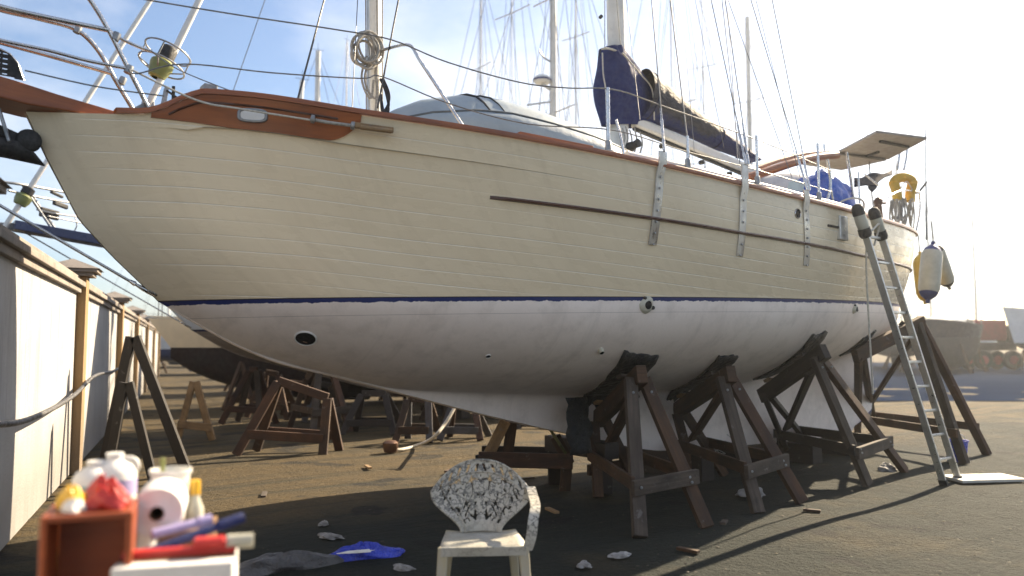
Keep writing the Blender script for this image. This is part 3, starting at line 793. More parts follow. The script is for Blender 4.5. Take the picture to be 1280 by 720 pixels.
# bow lifelines
def wire(pts, n, r=.0045, name='lifeline', m='wire', k=6): return bt(pts, n, r, name, m, None, k)
wire([(110, -14), (185, 0), (300, 19), (420, 37), (490, 50), (560, 78), (650, 103), (710, 110), (768, 112), (830, 133), (955, 178), (1040, 214)], [.5, .52, .8, 1.05, 1.15, 1.3, 1.45, 1.55, 1.62, 1.7, 1.75, 1.75], .0055)
wire([(161, 87), (172, 92), (231, 80), (340, 91), (450, 98), (478, 96), (560, 129), (660, 155), (768, 163), (860, 190), (955, 215), (1040, 240)], [.45, .5, .6, .86, 1.08, 1.1, 1.3, 1.46, 1.62, 1.72, 1.75, 1.75], .005)
wire([(31, 88), (120, 108), (205, 120)], [.4, .44, .48], .005, 'guard_wire')
wire([(166, 88), (245, 125), (300, 136), (388, 150)], [.44, .72, .84, 1.02], .007, 'mooring_line', 'rope_white')
wire([(190, 64), (225, 88), (305, 120)], [.43, .6, .78], .004, 'guard_wire')
wire([(388, 149), (410, 153), (440, 157)], [1.02, 1.06, 1.12], .012, 'line_splice', 'rope')
mb = MB(); a = px(1.13, 440, 156); b = px(1.24, 492, 163)
mb.bar(a, b, .03, .042); mb.tube([px(1.17, 450, 159), px(1.25, 490, 164)], .019, 8)
mb.build('mooring_snubber', M['timber_pale'], yacht, smooth=40, bevel=.008)
for i, (x, y) in enumerate(((391, 149), (441, 157))):
    c = px(1.03 if i == 0 else 1.13, x, y); MB().lathe([(0, -.02), (.03, -.012), (.03, .012), (0, .02)], c, (.8, -.4, -.1), 12).build('shackle', M['galv'], yacht, smooth=40)
# deck hardware behind the stem
MB().prism([px(.3, 200, 142), px(.3, 206, 142), px(.3, 212, 108), px(.3, 207, 108)], Vector((0, .05, 0))).build('mooring_bitt', M['galv'], yacht, bevel=.006)
MB().tube([px(.3, 216, 138), px(.3, 217, 108)], .012, 8).tube([px(.3, 208, 113), px(.3, 230, 128)], .008, 6).build('windlass_handle', M['black'], yacht, smooth=50)
MB().box(px(.35, 261, 113), (.10, .12, .07)).build('deck_box', M['galv'], yacht, bevel=.01)
MB().prism([px(.40, 168, 143), px(.40, 168, 134), px(.40, 180, 128), px(.40, 192, 137), px(.40, 193, 143)], Vector((0, .1, 0))).build('rail_foot', M['galv'], yacht, bevel=.006)

# furler on the inner forestay
def furler():
    foot = px(0.05, 183, 136); top = B(.35, 0, 15.5)
    d = (top-foot).normalized()
    f = MB().tube([foot, foot+d*13], .026, 10).build('forestay', M['mastpaint'], yacht, smooth=60)
    c = px(.05, 200, 86)
    MB().lathe([(.03, -.08), (.06, -.07), (.075, -.02), (.085, .02), (.085, .05), (.06, .075), (.03, .085)], c, d, 16).build('furler_drum', M['lime'], f, smooth=40)
    MB().lathe([(.04, .07), (.062, .08), (.062, .17), (.05, .19), (.03, .2)], c, d, 14).build('furler_collar', M['black'], f, smooth=40)
    x = d.orthogonal().normalized(); y = d.cross(x); g = MB()
    for h in (.03, .15):
        g.tube([c+d*h+(x*math.cos(t)+y*math.sin(t))*.17 for t in [2*math.pi*k/28 for k in range(29)]], .007, 6)
    for k in range(4):
        t = k*math.pi/2+.4; o = (x*math.cos(t)+y*math.sin(t))
        g.tube([c-d*.02+o*.05, c+d*.03+o*.17, c+d*.15+o*.17], .006, 6)
    g.build('drum_guard', M['galv'], f, smooth=60)
    MB().prism([foot+Vector((-.05, -.02, -.08)), foot+Vector((.06, -.02, -.08)), foot+Vector((.05, -.02, .06)), foot+Vector((-.03, -.02, .06))], Vector((0, .04, 0))).build('tang', M['galv'], f, bevel=.005)
furler()
# outer forestay to the bowsprit end, mostly outside the frame
MB().tube([B(-6.75, 0, 3.45), B(.3, 0, 16)], .02, 8).build('outer_forestay', M['wire'], yacht, smooth=60)

# foremast with coiled halyards
def foremast():
    base = px(0, 468, 150); base.z = 3.0
    top = Vector((base.x-.12, base.y, 13.5))
    fm = MB().tube([base, top], [.052, .045], 14).build('foremast', M['mastpaint'], yacht, smooth=60)
    side = MB().tube([px(.08, 461, 142), px(.08, 460, -30), B(base.x-.2, .08, 9)], .013, 8).build('mast_track', M['alu'], fm, smooth=60)
    for k, (x, r) in enumerate(((473, .007), (458, .006), (478, .006))):
        MB().tube([px(.08, x, 142), px(.08, x-(2-k), -20), B(base.x-.1+.03*k, .08, 9)], r, 6).build('halyard', M['rope'], fm, smooth=60)
    co = MB()
    for k in range(7):
        cx, cy = 458+random.uniform(-6, 6), 63+random.uniform(-5, 5); rx, ry = random.uniform(9, 17), random.uniform(14, 23); ph = random.uniform(-.5, .5)
        pts = []
        for i in range(21):
            t = 2*math.pi*i/20; ex, ey = rx*math.cos(t), ry*math.sin(t)
            pts.append(px(.10+.012*k+.02*math.sin(t*2+k), cx+ex*math.cos(ph)-ey*math.sin(ph), cy+ex*math.sin(ph)+ey*math.cos(ph)))
        co.tube(pts, .0115, 8)
    for k in range(4):
        co.tube(smooth_path([px(.12, 474+k, 46), px(.15, 478-k, 60), px(.14, 470+2*k, 70)], 4), .010, 6)
    co.build('rope_coil', M['rope'], fm, smooth=60)
    hg = MB()
    for a, b, c_ in ((456, 70, 464), (460, 72, 470)):
        hg.tube(smooth_path([px(.12, a+2, b), px(.12, a-4, b+25), px(.12, a+1, 115), px(.12, c_, 122), px(.12, c_+3, 100)], 6), .0105, 8)
    hg.tube(smooth_path([px(.12, 473, 60), px(.13, 470, 90), px(.13, 472, 112), px(.13, 470, 142)], 6), .016, 8)
    hg.build('hanging_rope', M['rope'], fm, smooth=60)
    dk_ = MB()
    for k in range(3):
        dk_.tube(smooth_path([px(.15, 475+k*2, 98), px(.15, 482+k*2, 115), px(.15, 486, 138-k*5), px(.15, 480-k, 140), px(.15, 476, 118)], 6), .010, 8)
    dk_.build('dark_rope_hank', M['rope_dark'], fm, smooth=60)
foremast()
bt([(474, 64), (495, 58), (508, 56), (516, 60), (524, 74), (545, 106), (582, 163)], [.1, .5, .8, .92, 1.0, 1.1, 1.28], .0135, 'grab_bar')
# loose running rigging rising over the foredeck
for (x0, y0, x1, y1, n0, m, r) in ((370, 132, 408, -10, .75, 'wire_dark', .0085), (472, 135, 500, -10, .5, 'wire_dark', .0085), (440, 140, 444, 60, .4, 'wire', .004)):
    a = px(n0, x0, y0); b = px(n0*.5, x1, y1)
    MB().tube([a, b, b+(b-a)*4], r, 6).build('running_line', M[m], yacht, smooth=60)

# main mast, boom and sail cover
mf = px(0, 775, 150); mf.z = 2.9
mt = px(0, 760, -2); mdir = (mt-B(mf.x, 0, px(0, 772, 62).z)).normalized()
mast_top = Vector((mf.x-.25, 0, 16.5))
rows = []
for k in range(2):
    p = mf if k == 0 else mast_top
    rows.append([p+Vector((math.cos(2*math.pi*i/20)*.125, math.sin(2*math.pi*i/20)*.09, 0)) for i in range(20)])
mm = MB().grid(rows, lambda i, j: (i*12, j*.03), closed=True); mm.build('mast', M['mastpaint'], yacht, smooth=60)
mast = yacht.children[-1]
MB().tube([px(.1, 752, 20), px(.1, 750, 22)], .02, 8).build('mast_cleat', M['black'], mast, smooth=50)
for x0, x1 in ((753, 757), (773, 770)):
    MB().tube([px(.12, x0+3, 60), px(.12, x1-1, -20), B(mf.x-.1, .1, 12)], .005, 6).build('halyard', M['rope'], mast, smooth=60)
# boom, swung slightly; goes aft
ba = px(.05, 792, 152); bb = px(.15, 938, 214)
bd = (bb-ba).normalized()
boom = MB().bar(ba, bb+bd*.5, .11, .13).build('boom', M['mastpaint'], yacht, bevel=.03, smooth=40)
MB().bar(ba-Vector((0, 0, .083)), bb+bd*.5-Vector((0, 0, .083)), .05, .03).build('boom_track', M['black'], boom, bevel=.004)
for t in (.22, .55, .8):
    c = ba.lerp(bb, t)-Vector((0, 0, .15)); MB().lathe([(0, -.03), (.028, -.025), (.03, 0), (.028, .025), (0, .03)], c, (0, 1, 0), 10).build('block', M['black'], boom, smooth=40)
# cover: front collar round the mast, then the long tapering body lying on the boom
def cover():
    rnd = random.Random(3)
    # collar outlines at successive heights: (front x, back x, y) in pixels
    lev = [(752, 774, 60), (751, 779, 68), (750, 790, 80), (747, 800, 92), (743, 810, 105), (743, 816, 118), (745, 822, 130), (748, 826, 142), (751, 829, 152), (752, 826, 157)]
    rows = []
    for i, (xa, xb, y) in enumerate(lev):
        a = px(0, xa, y); b = px(0, xb, y+(0 if i < 1 else 2)); c = (a+b)/2; h = (b-a)/2
        wd = .11+.07*math.sin(math.pi*min(1, i/9+.1))
        r = []
        for k in range(28):
            t = 2*math.pi*k/28; f = 1+.09*math.sin(5*t+i*.7)+.06*math.sin(9*t-i*1.3)
            r.append(c-h*math.cos(t)+Vector((0, wd*math.sin(t)*f, 0)))
        rows.append(r)
    mb = MB().grid(rows, lambda i, j: (i*.1, j*.05), closed=True)
    cv = mb.build('sail_cover', M['navy'], yacht, smooth=70)
    cv.modifiers.new('sub', 'SUBSURF').levels = 1; cv.modifiers['sub'].render_levels = 1
    # pale zip strip and ties
    MB().tube(smooth_path([px(.17, 753, 66), px(.18, 754, 92), px(.19, 757, 110), px(.19, 758, 130), px(.18, 759, 154)], 5), .008, 6).build('zip', M['rope_white'], cv, smooth=60)
    MB().tube(smooth_path([px(.13, 752, 61), px(.14, 762, 61), px(.13, 774, 65)], 5), .012, 6).build('collar_tie', M['rope_white'], cv, smooth=60)
    MB().tube(smooth_path([px(.14, 751, 62), px(.14, 748, 72)], 4), .008, 6).build('loose_tie', M['navy_dark'], cv, smooth=60)
    MB().tube(smooth_path([px(.16, 778, 66), px(.19, 800, 92), px(.2, 815, 112), px(.2, 818, 150)], 6), .008, 6).build('lazy_line', M['rope_white'], cv, smooth=60)
    # body
    n = 44; rows = []; mats = []
    for i in range(n):
        t = i/(n-1)
        tx = 803+(946-803)*t
        ty = cub(t, [0, .1, .3, .5, .65, .8, 1], [86, 97, 122, 145, 160, 176, 200]); by = lerp(t, [0, .1, .3, .5, .7, .9, 1], [148, 152, 163, 175, 188, 198, 203])
        a = px(.08, tx+2, ty); b = px(.08, tx-4, by); c = (a+b)/2; h = (a-b)/2
        wd = .20*(1-.55*t)*(1+.02*math.sin(i*1.1))
        r = []
        for k in range(26):
            q = 2*math.pi*k/26
            wr = 1+.018*math.sin(i*2.3+2.2*math.cos(q))*math.sin(q)**2+.02*rnd.uniform(-1, 1)
            r.append(c+h*math.cos(q)*(1+.008*rnd.uniform(-1, 1))+Vector((0, wd*math.sin(q)*wr, 0)))
        rows.append(r)
    mi = lambda i, j: 0 if (1 <= (j % 26) <= 8 or 18 <= (j % 26)) and i < 31+5*math.sin(j*.8) and not (j % 26 in (7, 8, 18) and math.sin(i*1.3) > 0) else 1
    bd_ = MB().grid(rows, lambda i, j: (i*.1, j*.05), 0, closed=True)
    o = bd_.build('cover_body', M['faded'], cv, smooth=70)
    o.modifiers.new('sub', 'SUBSURF').levels = 1; o.modifiers['sub'].render_levels = 1
    for t in (.06, .66, .9):
        i = int(t*(n-1)); MB().tube(rows[i]+[rows[i][0]], .009, 6).build('gasket', M['navy_dark'], cv, smooth=60)
cover()
# mast foot clutter
mb = MB()
for x, y0, y1 in ((782, 158, 188), (787, 162, 192), (793, 160, 196), (778, 160, 186), (800, 165, 196)):
    mb.tube(smooth_path([px(.15, x, y0), px(.18, x+3, (y0+y1)/2), px(.2, x-2, y1)], 4), .009, 6)
mb.build('halyard_tail', M['rope'], mast, smooth=60)
MB().lathe([(.0, 0), (.06, .01), (.055, .05), (.04, .09), (.05, .15), (.0, .16)], px(.2, 786, 185), (0, -1, .2), 12).build('mast_winch', M['black'], mast, smooth=40)

# chainplates and shrouds
def strap(s, ztop, zbot, lean, name='chainplate'):
    n0, ns = hull_top(s, ztop); n1, _ = hull_top(s+lean, zbot)
    rows = []
    for k in range(9):
        t = k/8; z = ztop+(zbot-ztop)*t; sx = s+lean*t
        n, _ = hull_top(sx, min(z, zcap(sx)-.01)); n += .012
        if z > zcap(sx)-.06: n += .028*min(1, (z-zcap(sx)+.06)/.05)
        rows.append([B(sx-.047, n, z), B(sx+.047, n, z), B(sx+.047, n-.014, z), B(sx-.047, n-.014, z)])
    mb = MB().grid(rows, closed=True); mb.add(rows[0], [(0, 1, 2, 3)]); mb.add(rows[-1], [(3, 2, 1, 0)])
    o = mb.build(name, M['strap'], yacht, smooth=30)
    bolts = MB()
    for k in range(1, 9, 1):
        t = k/8.3+.03; z = ztop+(zbot-ztop)*t; sx = s+lean*t
        if z > zcap(sx)-.08: continue
        n, _ = hull_top(sx, z); bolts.lathe([(0, .016), (.010, .015), (.011, .010)], B(sx, n+.006, z), (0, -1, 0), 8)
    bolts.build('bolt', M['galv'], o, smooth=40)['kind'] = 'stuff'
    return B(s, n0+.05, ztop)
def s_of(px_, py_, guess=1.75):
    n = guess
    for _ in range(6):
        p = px(n, px_, py_); n = hull_top(p.x, min(p.z, zcap(p.x)))[0]+.02
    return p
SHR = []
for (xt, yt, xb, yb) in ((827, 190, 817, 306), (929, 206, 926, 320), (1006, 238, 1009, 332)):
    a = s_of(xt, yt); b = s_of(xb, yb); SHR.append(strap(a.x, a.z, b.z, b.x-a.x))
hound = Vector((mf.x-.12, -.1, 11.0)); 
for p, tops in zip(SHR, ((0, ), (0, 1), (0, 1))):
    for k in tops:
        q = (hound if k == 0 else Vector((mast_top.x, -.1, 16)))+Vector((.05*k, 0, 0))
        d = (q-p).normalized(); o = Vector((.04*k, 0, 0))
        w = MB().tube([p+o+Vector((0, 0, .02)), q], .0052, 6).build('shroud', M['wire'], yacht, smooth=60)
        MB().tube([p+o, p+o+d*.1, p+o+d*.12, p+o+d*.3, p+o+d*.32, p+o+d*.42], [.012, .014, .009, .014, .009, .008], 8).build('rigging_screw', M['steel'], w, smooth=50)
for (x, y, x1, y1, r) in ((864, 214, 838, 0, .0065), (800, 150, 782, -10, .003), (868, 190, 852, 0, .003), (990, 222, 910, 0, .0042), (1000, 222, 945, 0, .0042), (905, 185, 868, -5, .003), (925, 205, 902, -5, .0045), (922, 200, 909, -5, .004)):
    a = px(1.55, x, y); b = px(1.0, x1, y1)
    MB().tube([a, b, b+(b-a)*2.5], r, 6).build('shroud', M['wire'], yacht, smooth=60)

# stanchions
for (x, y0, y1) in ((768, 112, 197), (868, 172, 219), (955, 172, 240), (1032, 182, 262)):
    p = s_of(x, y1); a = B(p.x, hull_top(p.x, zcap(p.x)-.01)[0]-.05, zcap(p.x)); z = px(-a.y, x, y0).z
    r = .017 if x == 768 else .013
    o = MB().tube([a, Vector((a.x, a.y, z))], r, 10).build('stanchion', M['steel'], yacht, smooth=60)
    MB().lathe([(.05, 0), (.05, .02), (.026, .03), (.026, .10), (.02, .11)], a+Vector((0, 0, .04)), n=12).build('stanchion_base', M['galv'], o, smooth=40)
o = MB().tube(smooth_path([px(1.55, 770, 150), px(1.6, 776, 172), px(1.62, 780, 196)], 4), .012, 8).build('stanchion_brace', M['steel'], yacht, smooth=60)
# genoa track above the rail aft of the mast (pale tube)
MB().tube([B(s, bcap(s)-.10, zcap(s)+.08) for s in [-.9+.25*i for i in range(18)]], .035, 10).build('jib_sheet_track', M['mastpaint'], yacht, smooth=60)

# cabin trunk with portlights (below the sightline, real all the same)
rows = []
for s, w, h in ((-1.2, .55, .02), (-1.15, .6, .28), (.8, .95, .36), (3.0, 1.0, .42), (3.6, .98, .42), (3.65, .95, .02)):
    z0 = zcap(s)-.2
    rows.append([B(s, w, z0), B(s, w*.94, z0+h*.9), B(s, w*.5, z0+h+.04), B(s, -w*.5, z0+h+.04), B(s, -w*.94, z0+h*.9), B(s, -w, z0)])
cabin = MB().grid(rows).build('cabin_trunk', M['deck'], yacht, smooth=40)
for s in (.2, 1.1, 2.0, 2.9):
    for side in (1, -1):
        MB().lathe([(.09, 0), (.09, .02), (.07, .02), (.0, .015)], B(s, side*(.94 if s > .5 else .88), zcap(s)+.03), (0, -side, .05), 16).build('portlight', M['steel'], cabin, smooth=40)

# hull fittings
def fitting(x, y, r, name, mats, ring=True, top=False):
    p = Vector((0, 0, 0)); n = 1.5
    for _ in range(12):
        p = px(n, x, y); n = hull_top(p.x, p.z)[0] if top else hull_bot(p.x, p.z)
    e = .03
    f = (lambda s, z: hull_top(s, z)[0]) if top else hull_bot
    P = lambda s, z: B(s, f(s, z), z)
    du = P(p.x+e, p.z)-P(p.x-e, p.z); dv = P(p.x, p.z+e)-P(p.x, p.z-e); nr = du.cross(dv).normalized()
    if nr.y > 0: nr = -nr
    c = P(p.x, p.z)
    if ring:
        o = MB().lathe([(r*1.14, -.02), (r*1.14, .004), (r*1.05, .009), (r, .006), (r*.97, -.002)], c, nr, 32).build(name, M[mats[0]], hull, smooth=50)
        MB().lathe([(r*.99, .0045), (r*.5, .0042), (0, .004)], c, nr, 32).build('bore', M[mats[1]], o)  # flat disc, the dark inside is only its colour
        return o, c, nr
    return None, c, nr
o, c, nr = fitting(382, 423, .076, 'bow_thruster_tunnel', ('white', 'hole'))
MB().bar(c+nr*.006+Vector((-.02, 0, -.02)), c+nr*.006+Vector((.015, 0, -.028)), .008, .006).build('thruster_blade', M['bronze'], o)
fitting(610, 445, .022, 'through_hull', ('plastic', 'hole'))
for x, y, r in ((751, 438, .04), (808, 381, .075), (1068, 386, .055)):
    _, c, nr = fitting(x, y, r, '', ('plastic', 'hole'), ring=False)
    mb = MB(); rnd = random.Random(x); t1 = nr.orthogonal().normalized(); t2 = nr.cross(t1)
    m = 14; rows = []
    for rr, h in ((1.15, -.01), (1.0, .012), (.7, .028), (.55, .03)):
        rows.append([c+nr*h+(t1*math.cos(2*math.pi*k/m)+t2*math.sin(2*math.pi*k/m)*(.6 if r == .04 else .85))*r*rr*(1+.25*(random.Random(x*31+k).random()-.5)) for k in range(m)])
    mb.grid(rows, closed=True); q = mb.build('seacock', M['fender'], hull, smooth=40)
    mb = MB().lathe([(0, .031), (r*.5, .0305)], c, nr, 12); mb.build('bore', M['hole'], q)  # flat disc again, the shade inside is only its black colour
    if r > .05:
        MB().lathe([(0, .03), (r*.22, .028), (r*.25, .01)], c+t2*r*.75-t1*r*.35, nr, 10).build('plug', M['black'], q, smooth=40)
        MB().lathe([(0, .02), (r*.18, .018), (r*.2, .0)], c-t2*r*.8-t1*r*.3, nr, 10).build('plug', M['black'], q, smooth=40)
fitting(997, 267, .045, 'portlight', ('steel', 'hole'), top=True)
_, c, nr = fitting(1041, 283, .03, '', (), ring=False, top=True)
T = Vector((0, 0, 1)).cross(nr).normalized()
MB().bar(c-T*.11, c+T*.11, .02, .025).build('vent_slot_shade', M['hole'], hull, bevel=.004)

# rudder and sternpost
MB().prism([B(5.55, -.045, 1.35), B(5.95, -.045, 1.55), B(6.05, -.045, 1.0), B(5.95, -.045, .45), B(5.35, -.045, .3)], Vector((0, -.09, 0))).build('rudder', M['bottom'], yacht, bevel=.03)
MB().prism([B(6.42, -.05, 2.0), B(6.9, -.05, 3.2), B(7.06, -.05, 3.25), B(6.62, -.05, 1.9), B(6.0, -.05, 1.45), B(5.9, -.05, 1.55)], Vector((0, -.1, 0))).build('rudder_head', M['galv'], yacht, bevel=.02)

# ---- cockpit: sprayhood, bimini frame, solar panels, pushpit
bt([(934, 222), (960, 214), (990, 204), (1018, 197), (1046, 194)], [.9, .95, 1.0, 1.0, 1.0], .05, 'bimini_bow', 'teak')
bt([(936, 214), (975, 200), (1010, 192), (1046, 190)], [-.9, -.95, -1, -1], .04, 'bimini_bow', 'teak')
def plate(c4, th, name, m, par):
    c4 = [Vector(p) for p in c4]; nz = (c4[1]-c4[0]).cross(c4[3]-c4[0]).normalized()
    if nz.z < 0: nz = -nz
    return MB().hexa(c4+[p+nz*th for p in c4]).build(name, m, par, bevel=.006)
def flat(x, y, z):
    r = ray(x, y); return toB(r*((z-EYE)/r.z)+Vector((0, 0, EYE)))
def cells(c4, par):
    ce = sum((Vector(p) for p in c4), Vector())/4; nz = Vector((0, 0, 1))
    plate([ce+(Vector(p)-ce)*.93+nz*.036 for p in c4], .004, 'solar_cells', M['panel_cells'], par)
c4 = [flat(1046, 192, 4.3), flat(1096, 166, 4.3), flat(1159, 174, 4.3), flat(1110, 200, 4.3)]
sp1 = plate(c4, .035, 'solar_panel', M['panel'], yacht); cells(c4, sp1)
MB().bar(flat(1100, 177, 4.28), flat(1136, 184, 4.28), .03, .03).bar(flat(1082, 196, 4.28), flat(1098, 190, 4.28), .04, .03).build('panel_bracket', M['black'], sp1)
c5 = [flat(1000, 206, 4.25), flat(1043, 193, 4.25), flat(1108, 201, 4.25), flat(1052, 213, 4.25)]
sp2 = plate(c5, .03, 'solar_panel', M['panel'], yacht); cells(c5, sp2)
for pts, n in (([(1058, 190), (1064, 228), (1069, 268)], 1.15), ([(1034, 199), (1038, 232), (1030, 262)], 1.2), ([(1038, 232), (1044, 265)], 1.2), ([(1126, 181), (1124, 196), (1122, 212)], .55), ([(1134, 183), (1133, 196), (1130, 212)], .45),
               ([(1086, 182), (1088, 225), (1093, 270)], .3), ([(1030, 180), (1031, 200)], .4), ([(1081, 218), (1098, 232)], .9), ([(1073, 215), (1075, 265)], 1.0), ([(1084, 168), (1084, 178)], 0)):
    bt(pts, n, .017 if len(pts) > 2 and n > .4 else .012, 'frame_tube', 'steel')
# sprayhood
def dome(c, rs, ru, rz_, name, m, par, flat=.0, seed=1, lump=.05):
    rnd = random.Random(seed); rows = []
    for i in range(11):
        v = i/10*math.pi/2*1.02; row = []
        for k in range(26):
            t = 2*math.pi*k/26; f = 1+lump*math.sin(4*t+i*.9+seed)+lump*.7*math.sin(7*t-i*1.3)
            row.append(Vector(c)+Vector((math.cos(t)*rs*math.cos(v)*f, math.sin(t)*ru*math.cos(v)*f, rz_*math.sin(v)*(1+lump*.4*math.sin(3*t+i)))))
        rows.append(row)
    o = MB().grid(rows, closed=True).build(name, m, par, smooth=70); return o
p = px(.5, 992, 236); sh = dome(B(p.x, .25, zcap(p.x)-.05), .62, .95, px(.5, 990, 214).z-zcap(p.x)+.05, 'sprayhood', M['pale_canvas'], yacht, seed=2, lump=.02)
MB().add([px(1.0, 984, 236), px(1.0, 1004, 240), px(1.0, 1006, 230), px(1.0, 996, 224), px(1.0, 986, 228)], [(0, 1, 2, 3, 4)]).build('sprayhood_window', M['window'], sh)
# navy canvas aft
mb = MB(); rows = []
for i in range(11):
    t = i/10; x = 1068+47*t
    top = 222-9*t+2*math.sin(i); bot = lerp(t, [0, .3, .55, .62, .8, 1], [234, 232, 232, 228, 222, 219])
    rows.append([px(.85-.5*t+.02*math.sin(i*2+k), x, top+(bot-top)*k/5) for k in range(6)])
mb.grid(rows).build('cockpit_awning', M['navy_dark'], yacht, smooth=60, solid=.012)
MB().prism([px(.5, 1085, 228), px(.5, 1098, 228), px(.5, 1096, 235), px(.5, 1091, 240), px(.5, 1087, 236)], Vector((0, .02, 0))).build('awning_corner', M['navy_dark'], yacht)
# pushpit rails and whip aerial
bt([(1145, 290), (1150, 262), (1149, 240)], .55, .014, 'pushpit_leg'); bt([(1110, 246), (1128, 238), (1149, 240)], [.95, .75, .55], .014, 'pushpit_rail')
MB().tube([px(.2, 1158, 300), px(.2, 1157, 160)], [.016, .008], 8).build('radio_aerial', M['wire'], yacht, smooth=60)
bt([(1140, 241), (1148, 240), (1158, 228)], .2, .018, 'aerial_bracket', 'black')
# bronze winch on the aft rail
def winch():
    q = px(1.1, 1101, 280); r = empty('bronze_winch')
    r.parent = yacht; r.location = q
    MB().tube(smooth_path([Vector((.10, 0, 0)), Vector((0, 0, .02)), Vector((-.02, 0, .12)), Vector((-.04, 0, .24))], 5), .04, 10).build('winch_leg', M['bronze'], r, smooth=50)
    MB().tube([Vector((-.1, 0, .10)), Vector((-.08, 0, .25))], .035, 10).build('winch_drum', M['bronze'], r, smooth=50)
    MB().lathe([(0, -.02), (.05, 0), (.06, .05), (.03, .09), (0, .1)], Vector((-.05, 0, .25)), n=12).build('winch_head', M['bronze'], r, smooth=50)
    MB().bar(Vector((-.02, 0, .27)), Vector((.13, 0, .29)), .04, .03).build('winch_handle', M['bronze'], r, bevel=.008)
winch()
# steadying chocks: oak blocks bolted under the rail at the ladder
mb = MB(); c = s_of(1054, 285); mb.box(c+Vector((0, .02, 0)), (.16, .07, .26)); mb.build('boarding_step', M['alu'], yacht, bevel=.01)

# ------------------------------------------------------------------ things lying on the yacht
def dinghy():
    a = px(.45, 493, 150); b = px(.45, 790, 196)
    s0, s1 = -2.55, .42
    root = empty('inflatable_dinghy', W((s0+s1)/2, .15, 3.0), RZ, 'upturned grey inflatable dinghy lashed on the foredeck of the cream yacht', 'inflatable dinghy')
    sc_ = (s0+s1)/2
    def TP(s, n, z): return Vector((s-sc_, -(n-.15), z-3.0))
    NSTA = 40; rows = []; strake = []; seam = []
    for i in range(NSTA+1):
        t = i/NSTA; s = s0+(s1-s0)*t
        topz = lerp(t, [0, .06, .15, .28, .4, .55, .7, .85, .95, 1], [3.42, 3.58, 3.72, 3.835, 3.87, 3.83, 3.76, 3.66, 3.58, 3.5])
        hw = .74*min(1, (max(0, math.sin(math.pi*min(1, t*.5+.0)))**.55*1.02+.02))
        if t > .9: hw *= 1-.25*(t-.9)/.1
        zb = lerp(t, [0, .2, .6, 1], [3.28, 3.2, 3.13, 3.08])
        H = topz-zb
        r = []
        prof_ = [(1.0, .30), (.985, .44), (.93, .56), (.86, .63), (.80, .66), (.76, .69), (.66, .80), (.5, .91), (.25, .985), (0, 1.0)]
        low = [(.99, .18), (.94, .08), (.85, .02), (.72, 0.0)]
        for (u, v) in low[::-1]+prof_: r.append(TP(s, .15+hw*u, zb+H*v))
        for (u, v) in prof_[-2::-1]+low: r.append(TP(s, .15-hw*u, zb+H*v))
        rows.append(r); strake.append(TP(s, .15+hw*1.012, zb+H*.33)); seam.append(TP(s, .15+hw*.815, zb+H*.665))
    mb = MB().grid(rows, lambda i, j: (i*.07, j*.05)); n = len(rows[0])
    mb.add(rows[0], [list(range(n))]); mb.add(rows[-1], [list(range(n))[::-1]])
    o = mb.build('tube_hull', M['pvc'], root, smooth=60)
    MB().tube(strake, .022, 8).build('rubbing_band', M['pvc_dark'], root, smooth=60)
    MB().tube(seam, .010, 6).build('seam', M['pvc_dark'], root, smooth=60)
    for st, w in ((.30, .018), (.36, .012)):
        i = int(st*NSTA); pts = [p+(p-TP(s0+(s1-s0)*st, .15, 3.4)).normalized()*.012 for p in rows[i]]
        k = len(pts)//2
        sk = [pts[j]+Vector((.30*max(0, (k-j))/k, 0, 0)) for j in range(1, len(pts)-1)]
        MB().tube(sk, w*.7, 6).build('lashing', M['rope_dark'], root, smooth=60)
    # worn green patch and dark patches on the side
    def patch(t, va, vb, dt, m, name):
        P = []
        i0 = int(t*NSTA); m_ = MB(); R_ = []
        for i in range(i0, i0+dt):
            R_.append([rows[i][j]+(rows[i][j]-TP(s0+(s1-s0)*i/NSTA, .15, 3.45)).normalized()*.006 for j in range(va, vb)])
        m_.grid(R_).build(name, m, root, smooth=60)
    patch(.86, 2, 4, 3, M['olive'], 'patch')
    patch(.62, 1, 3, 3, M['pvc_dark'], 'patch'); patch(.24, 1, 2, 3, M['pvc_dark'], 'patch')
    # two teak battens stowed beside it
    tb_ = MB()
    for k in range(2):
        tb_.bar(px(1.25, 648, 171-k*4)-Vector((sc_, -.15, 3.0)), px(1.35, 740, 188-k*3)-Vector((sc_, -.15, 3.0)), .05, .03)
    o = tb_.build('oar', M['teak'], root, bevel=.006)
dinghy()

def lifebuoy():
    c = px(.55, 1129, 230); P_ = P0+U*c.x-N*c.y*1.0
    wpos = P0+U*c.x+N*(-c.y)+Vector((0, 0, c.z))
    root = empty('horseshoe_lifebuoy', wpos, R(15), 'yellow horseshoe lifebuoy hanging on the stern rail', 'lifebuoy')
    pts = []; rs = []
    for i in range(25):
        t = math.pi*(-.12+1.24*i/24)
        y = .13*math.sin(t) if math.sin(t) > 0 else .3*math.sin(t)
        pts.append(Vector((.125*math.cos(t)*(1.0), -.05*math.cos(t), .10*math.sin(t)+(0 if math.sin(t) > 0 else .0))))
    top = [Vector((.11, 0, -.26)), Vector((.125, 0, -.12))]+pts[3:-3]+[Vector((-.125, 0, -.12)), Vector((-.11, 0, -.26))]
    path = smooth_path(top, 3)
    MB().tube(path, .072, 14).build('horseshoe_float', M['yellow'], root, smooth=60)
    mb = MB()
    for k in (6, len(path)//2, len(path)-7):
        mb.tube([path[k]-Vector((.0, 0, .02)), path[k]+Vector((0, 0, .025))], .074, 14)
    mb.build('binding_tape', M['yellow_pl'], root, smooth=60)
    MB().tube(smooth_path([Vector((-.12, -.07, -.1)), Vector((-.02, -.09, .02)), Vector((.1, -.07, -.1))], 6), .008, 6).build('grab_line', M['rope_white'], root, smooth=60)
lifebuoy()

